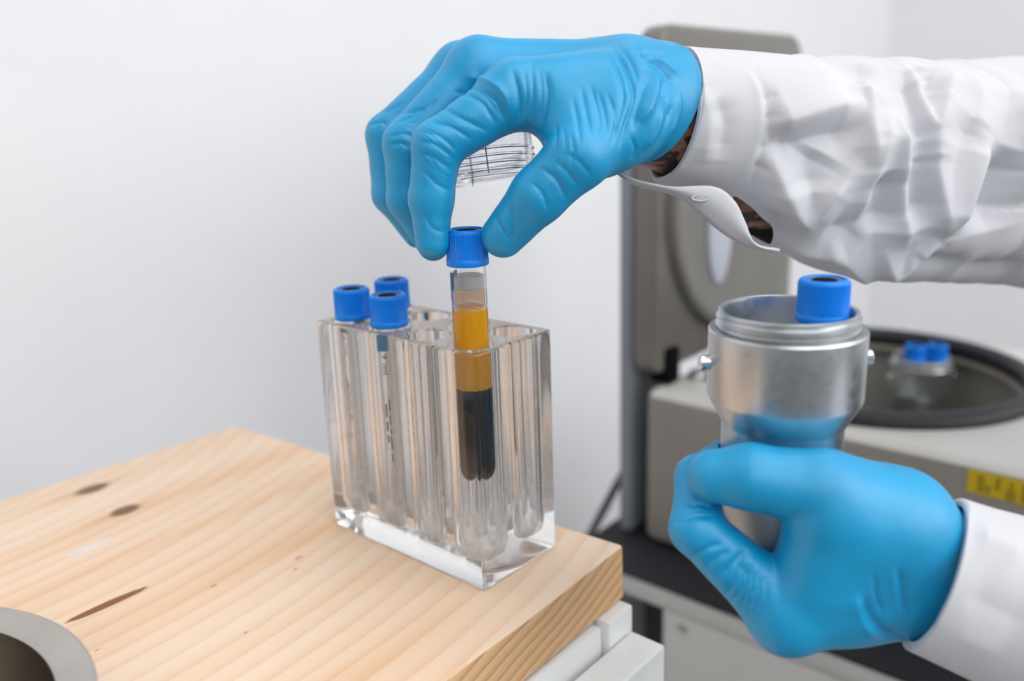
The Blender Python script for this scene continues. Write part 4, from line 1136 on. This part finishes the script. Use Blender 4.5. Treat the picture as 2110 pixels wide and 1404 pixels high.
STROKES_S = []
STROKES_S += [
    ([(69.4, 107.0, 226.2), (72.1, 105.9, 222.9), (74.5, 105.5, 219.6), (76.4, 105.2, 216.3), (77.6, 104.7, 212.8), (78.4, 104.2, 209.4), (78.8, 103.8, 206.0), (79.1, 103.3, 202.6), (79.1, 102.9, 199.2), (78.7, 102.6, 196.0), (78.1, 102.4, 193.2), (77.3, 102.2, 190.6), (76.2, 102.2, 187.8), (74.9, 102.5, 184.2), (73.3, 103.1, 180.3), (71.5, 103.7, 177.0), (68.4, 104.6, 173.8), (41.7, 152.2, 165.6)], 2.2, -1.8),
    ([(67.8, 104.3, 226.3), (69.8, 103.2, 223.7), (71.7, 102.7, 221.1), (73.3, 102.4, 218.5), (74.5, 102.2, 216.0), (75.7, 101.7, 212.6), (76.5, 101.2, 209.4), (76.9, 100.9, 206.1), (77.0, 100.7, 202.7), (76.9, 100.5, 199.3), (76.5, 100.5, 196.1), (75.8, 100.4, 193.3), (74.9, 100.4, 190.7), (73.7, 100.5, 187.8), (72.2, 101.1, 184.4), (70.2, 102.0, 180.7), (68.2, 103.1, 177.0)], 2.2, 1),
    ([(76.0, 100.4, 194.1), (78.3, 102.5, 193.5), (80.7, 104.3, 192.9)], 2, -1),
    ([(73.9, 101.6, 185.9), (76.9, 103.2, 184.8), (79.8, 105.0, 183.7)], 2, -1),
    ([(76.0, 102.9, 213.9), (77.8, 106.0, 214.3), (79.6, 109.1, 214.7)], 2, -0.9),
    ([(77.8, 102.3, 206.0), (79.8, 105.0, 205.9), (82.0, 107.2, 205.8)], 2, -0.9),
    ([(79.5, 103.6, 202.4), (82.5, 106.5, 202.7), (85.9, 109.8, 203.3), (90.2, 114.6, 204.7), (94.8, 120.9, 206.4), (97.5, 126.9, 207.2), (100.4, 133.7, 208.1), (103.5, 139.8, 208.9)], 9, 8.25),
    ([(79.1, 102.9, 194.8), (83.3, 106.4, 194.9), (87.5, 110.6, 195.2), (91.8, 115.9, 196.4), (96.5, 121.5, 197.9), (101.2, 129.2, 199.0), (106.5, 136.1, 200.0)], 6, -8.25),
    ([(79.6, 103.5, 193.0), (81.4, 105.5, 187.6), (83.0, 108.4, 181.8), (84.5, 111.1, 176.4), (85.9, 113.7, 171.8), (87.2, 120.1, 164.3), (88.9, 125.2, 160.7), (92.9, 126.1, 164.2), (97.8, 125.9, 171.1), (101.2, 127.5, 175.8), (104.5, 130.2, 181.0), (107.6, 133.5, 186.1)], 7, 6.75),
    ([(95.8, 119.3, 191.2), (94.2, 117.5, 187.3), (92.8, 116.4, 183.2), (91.8, 116.8, 178.5), (90.9, 118.2, 173.7)], 10, -6),
    ([(99.9, 151.3, 222.8), (102.5, 145.9, 216.7), (104.6, 141.9, 210.7), (106.4, 138.9, 204.4), (107.7, 137.1, 199.4), (108.5, 136.5, 194.1), (109.4, 136.1, 188.7), (110.0, 136.1, 183.3)], 6, 6),
    ([(112.4, 147.0, 206.1), (112.5, 144.1, 200.4), (112.3, 142.1, 194.5), (112.3, 139.8, 189.0), (111.9, 138.7, 184.0), (110.9, 138.4, 176.3), (109.5, 139.3, 169.6), (108.0, 140.1, 162.8), (106.2, 142.0, 155.8)], 6, 6.75),
    ([(115.7, 145.3, 181.5), (115.5, 146.1, 173.9), (115.2, 146.7, 166.6), (114.0, 148.2, 159.7), (112.4, 150.8, 152.9)], 10, -9),
    ([(113.5, 150.2, 207.2), (115.5, 149.8, 201.4), (117.6, 149.5, 195.6), (119.1, 150.5, 189.5), (120.3, 151.8, 182.9), (121.7, 151.9, 176.0), (122.3, 153.5, 168.7), (122.3, 155.6, 163.0), (121.9, 158.1, 157.1), (121.2, 161.3, 150.8), (120.2, 165.8, 144.3)], 6, 7.5),
    ([(125.9, 161.8, 193.1), (126.3, 159.7, 186.9), (126.6, 158.4, 180.7), (126.5, 158.2, 174.4), (126.2, 159.3, 167.9), (125.6, 161.6, 161.2), (124.9, 164.1, 154.2)], 8, -9.75),
    ([(109.9, 170.6, 222.7), (114.1, 165.3, 216.6), (117.5, 162.4, 210.6), (120.3, 160.9, 204.7), (122.6, 159.7, 198.8), (124.4, 159.9, 192.9), (126.2, 159.6, 186.9)], 6, -6),
    ([(106.2, 185.0, 228.3), (112.4, 174.0, 222.4), (116.5, 169.1, 216.9), (119.8, 166.6, 211.7), (124.1, 164.3, 203.0), (126.9, 165.3, 197.9), (127.8, 169.8, 203.1), (127.3, 177.6, 211.3), (126.7, 184.7, 216.7), (125.5, 193.8, 221.8)], 7, 7.5),
    ([(127.1, 164.8, 196.6), (128.4, 163.8, 191.1), (129.6, 163.4, 185.5), (130.4, 164.1, 179.8), (131.0, 166.0, 173.9), (131.7, 168.1, 167.8), (132.3, 170.7, 161.4), (132.6, 174.6, 154.8), (132.7, 179.5, 147.9)], 7, 6.75),
    ([(117.7, 182.9, 222.1), (121.5, 175.3, 215.5), (123.6, 172.7, 211.5), (123.2, 176.2, 214.4), (121.6, 183.1, 219.9)], 9, -5.25),
    ([(147.3, 195.7, 149.5), (148.4, 193.2, 156.6), (149.2, 192.2, 163.5), (149.9, 192.3, 170.0), (150.5, 193.2, 176.2), (150.9, 195.0, 182.1), (151.2, 197.7, 188.0)], 11, -13.5),
    ([(133.9, 179.9, 149.3), (136.4, 178.7, 155.4), (138.6, 178.6, 161.4), (140.5, 179.2, 167.1), (142.1, 180.2, 172.6), (143.3, 181.6, 177.8), (144.3, 183.4, 182.8), (144.9, 185.9, 187.8), (145.5, 189.3, 192.7)], 8, 8.25),
    ([(147.3, 214.2, 214.5), (150.1, 211.6, 209.2), (152.5, 211.2, 204.1), (154.7, 210.4, 198.8), (156.7, 208.5, 192.9), (157.6, 207.5, 187.4), (158.1, 206.7, 181.5), (158.2, 206.5, 175.2), (158.3, 206.3, 168.7), (158.3, 207.2, 162.3)], 9, 7.5),
    ([(130.0, 207.1, 221.7), (134.6, 196.7, 213.9), (137.1, 191.9, 206.5), (137.7, 185.3, 200.2), (137.2, 180.3, 194.2)], 8, 5.25),
    ([(113.2, 158.1, 144.8), (112.8, 166.6, 137.5), (113.2, 174.9, 131.9), (117.2, 176.4, 133.0), (122.2, 176.3, 136.9), (126.9, 177.9, 141.3), (131.6, 179.6, 146.2)], 6, 6.75),
    ([(96.5, 141.3, 147.5), (98.4, 149.2, 141.8), (100.1, 157.9, 136.2), (101.7, 167.3, 131.5), (102.1, 180.7, 126.2)], 7, 6),
    ([(122.2, 170.0, 142.0), (124.7, 181.0, 136.6), (128.0, 190.1, 132.5), (132.7, 196.7, 132.0), (137.8, 202.3, 132.7)], 7, -6.75),
    ([(77.9, 130.9, 148.6), (83.8, 137.0, 145.5), (89.9, 141.6, 143.5), (95.0, 143.7, 144.3), (99.5, 145.3, 146.0)], 6, 4.5),
    ([(95.0, 132.2, 156.3), (98.3, 135.5, 155.2), (101.3, 139.2, 153.7), (103.4, 143.3, 151.2), (105.3, 147.2, 148.4)], 8, -4.5),
    ([(135.6, 203.8, 129.8), (140.2, 211.5, 128.1), (144.7, 221.5, 126.6), (150.9, 226.1, 128.0), (157.4, 230.7, 130.0)], 9, -6),
    ([(83.7, 115.3, 166.3), (80.2, 117.0, 161.3), (77.3, 120.7, 156.6), (79.0, 125.6, 153.6), (82.9, 129.7, 151.4)], 7, -3.75),
    ([(95.6, 155.2, 227.2), (98.4, 151.6, 223.9), (100.4, 149.0, 220.7), (101.2, 146.0, 217.7), (101.5, 143.1, 214.6)], 6, -3),
    ([(112.8, 184.3, 225.4), (115.3, 180.3, 222.7), (117.4, 177.2, 220.0)], 6, -3),
    ([(64.6, 86.2, 214.5), (66.5, 86.9, 208.8), (67.5, 87.9, 202.7), (66.2, 88.0, 195.9), (63.4, 89.3, 188.7)], 5, -2.7),
    ([(60.1, 81.9, 218.6), (61.6, 81.4, 213.4), (62.7, 81.7, 208.2), (63.1, 82.2, 203.0), (62.4, 82.8, 197.7), (60.9, 83.9, 192.3), (58.7, 86.2, 186.8)], 5, 2.1),
]
upper = [((36.9, 93.4, 207.5), 29.5, 28), ((52.6, 119.0, 201.3), 34.0, 31), ((67.1, 139.4, 192.0), 42.0, 35), ((88.2, 175.8, 180.1), 51.0, 41),
         ((110.4, 215.5, 174.3), 54.5, 46), ((144.7, 273.3, 170.1), 59.0, 50), ((199.2, 357.1, 158.1), 66.0, 56), ((275.4, 464.1, 138.1), 72.0, 62)]
slv = wear("coat_sleeve", sleeve(upper, STROKES_S, noise_amp=0.5, rumple=1.4, nu=420, nv=320, slits=[((61.0, 107.1, 171.4), (74.1, 109.0, 144.8), (87.0, 120.8, 145.9), (78.7, 117.6, 157.1), (68.9, 112.1, 165.9))], edge=lambda t: -5.0*np.maximum(np.sin(t), -0.6)), CLOTH)
slv["label"] = "rumpled white coat sleeve of the upper arm"

def flap(outline_top, outline_bot, th=1.6):
    A = smooth_path(outline_top, 8); B = smooth_path(outline_bot, 8)
    m = min(len(A), len(B))
    A = A[np.linspace(0, len(A)-1, m).astype(int)]; B = B[np.linspace(0, len(B)-1, m).astype(int)]
    k = 9
    rows = [A*(1-t)+B*t + np.array([0.62, -0.70, 0.1])*math.sin(math.pi*t)*2.5 for t in np.linspace(0, 1, k)]
    P = np.vstack(rows)
    i = np.arange(k-1)[:, None]*m; j = np.arange(m-1)[None, :]
    F = np.stack([i+j, i+j+1, i+m+j+1, i+m+j], -1).reshape(-1, 4)
    me = np_mesh(P, F)
    bm = bmesh.new(); bm.from_mesh(me)
    bmesh.ops.recalc_face_normals(bm, faces=bm.faces)
    bmesh.ops.solidify(bm, geom=list(bm.faces), thickness=th*S)
    return bm_mesh(bm)
flp = wear("cuff_flap", flap([(25.6, 67.4, 186.3), (32.8, 69.5, 182.1), (48.2, 76.2, 178.3), (62.3, 88.5, 177.6), (69.4, 93.9, 171.6), (73.0, 97.8, 162.4), (76.0, 102.4, 152.4), (81.8, 111.8, 149.0)],
                             [(24.9, 69.1, 184.9), (31.8, 72.9, 178.5), (47.2, 81.9, 173.5), (56.4, 87.2, 165.8), (62.9, 92.9, 158.1), (69.3, 99.2, 152.3), (75.3, 106.0, 148.6), (82.1, 113.9, 146.5)]), CLOTH)
for k_, (c_, rx_) in enumerate((((58.6, 84.1, 173.0), 3.2),)):
    ang = np.linspace(0, 2*np.pi, 28)
    ring_ = [tuple(np.asarray(c_) + np.asarray(right)*3.6*math.cos(a_) + np.asarray(up)*1.3*math.sin(a_)) for a_ in ang]
    bh = add("buttonhole", sweep(ring_, 0.5, 6, caps=False), CLOTHSTITCH, None, smooth=60)
    bh.parent = flp
flp["label"] = "unbuttoned white cuff hanging open"

STROKES_C = []
STROKES_C += [
    ([(186.4, 40.4, 73.1), (189.7, 41.4, 72.1), (193.3, 42.0, 71.2), (197.5, 42.3, 70.0), (201.8, 42.6, 68.6)], 6, 1.4),
    ([(188.4, 26.2, 58.4), (191.5, 27.1, 57.1), (195.2, 27.9, 55.8), (198.5, 28.7, 54.6), (202.2, 29.7, 53.1), (205.9, 30.7, 51.7)], 7, -1.4),
    ([(186.1, 23.4, 44.7), (189.5, 24.4, 43.9), (192.9, 25.4, 43.0), (196.3, 26.4, 41.7), (199.7, 27.6, 40.2)], 6, 1),
    ([(183.8, 50.0, 75.8), (184.1, 45.6, 75.4), (184.2, 42.1, 74.5), (184.2, 39.4, 73.4), (183.8, 38.7, 71.3), (175.4, 77.9, 49.0), (174.7, 77.9, 46.1), (174.2, 77.5, 43.2), (173.7, 76.8, 40.4), (173.3, 75.8, 37.7), (172.9, 74.4, 35.1), (172.6, 72.6, 32.6), (172.5, 70.6, 30.4), (172.4, 68.3, 28.3), (172.6, 65.9, 26.6), (172.9, 62.9, 24.9), (181.6, 22.7, 46.4), (181.7, 22.1, 43.9), (181.5, 23.0, 40.5), (181.3, 24.5, 36.7), (180.7, 27.1, 32.1)], 1.6, -0.5),
]
lower = [((172.8, 49.5, 49.7), 28.2, 29.5), ((179.7, 52.0, 47.5), 28.6, 29.5), ((186.7, 54.0, 45.6), 29.2, 29.5), ((200.3, 58.5, 42.0), 31.0, 30), ((226.4, 65.5, 36.0), 35, 33), ((264.3, 78.8, 25.9), 42, 40), ((310.5, 98.6, 13.8), 50, 48)]
slv2 = wear("coat_sleeve", sleeve(lower, STROKES_C, noise_amp=0.25, seed=11, thick=3.2, rumple=0.0, edge=lambda t: -6.0*np.maximum(np.sin(t), 0)), CLOTH)
slv2["label"] = "white coat cuff at the lower wrist"
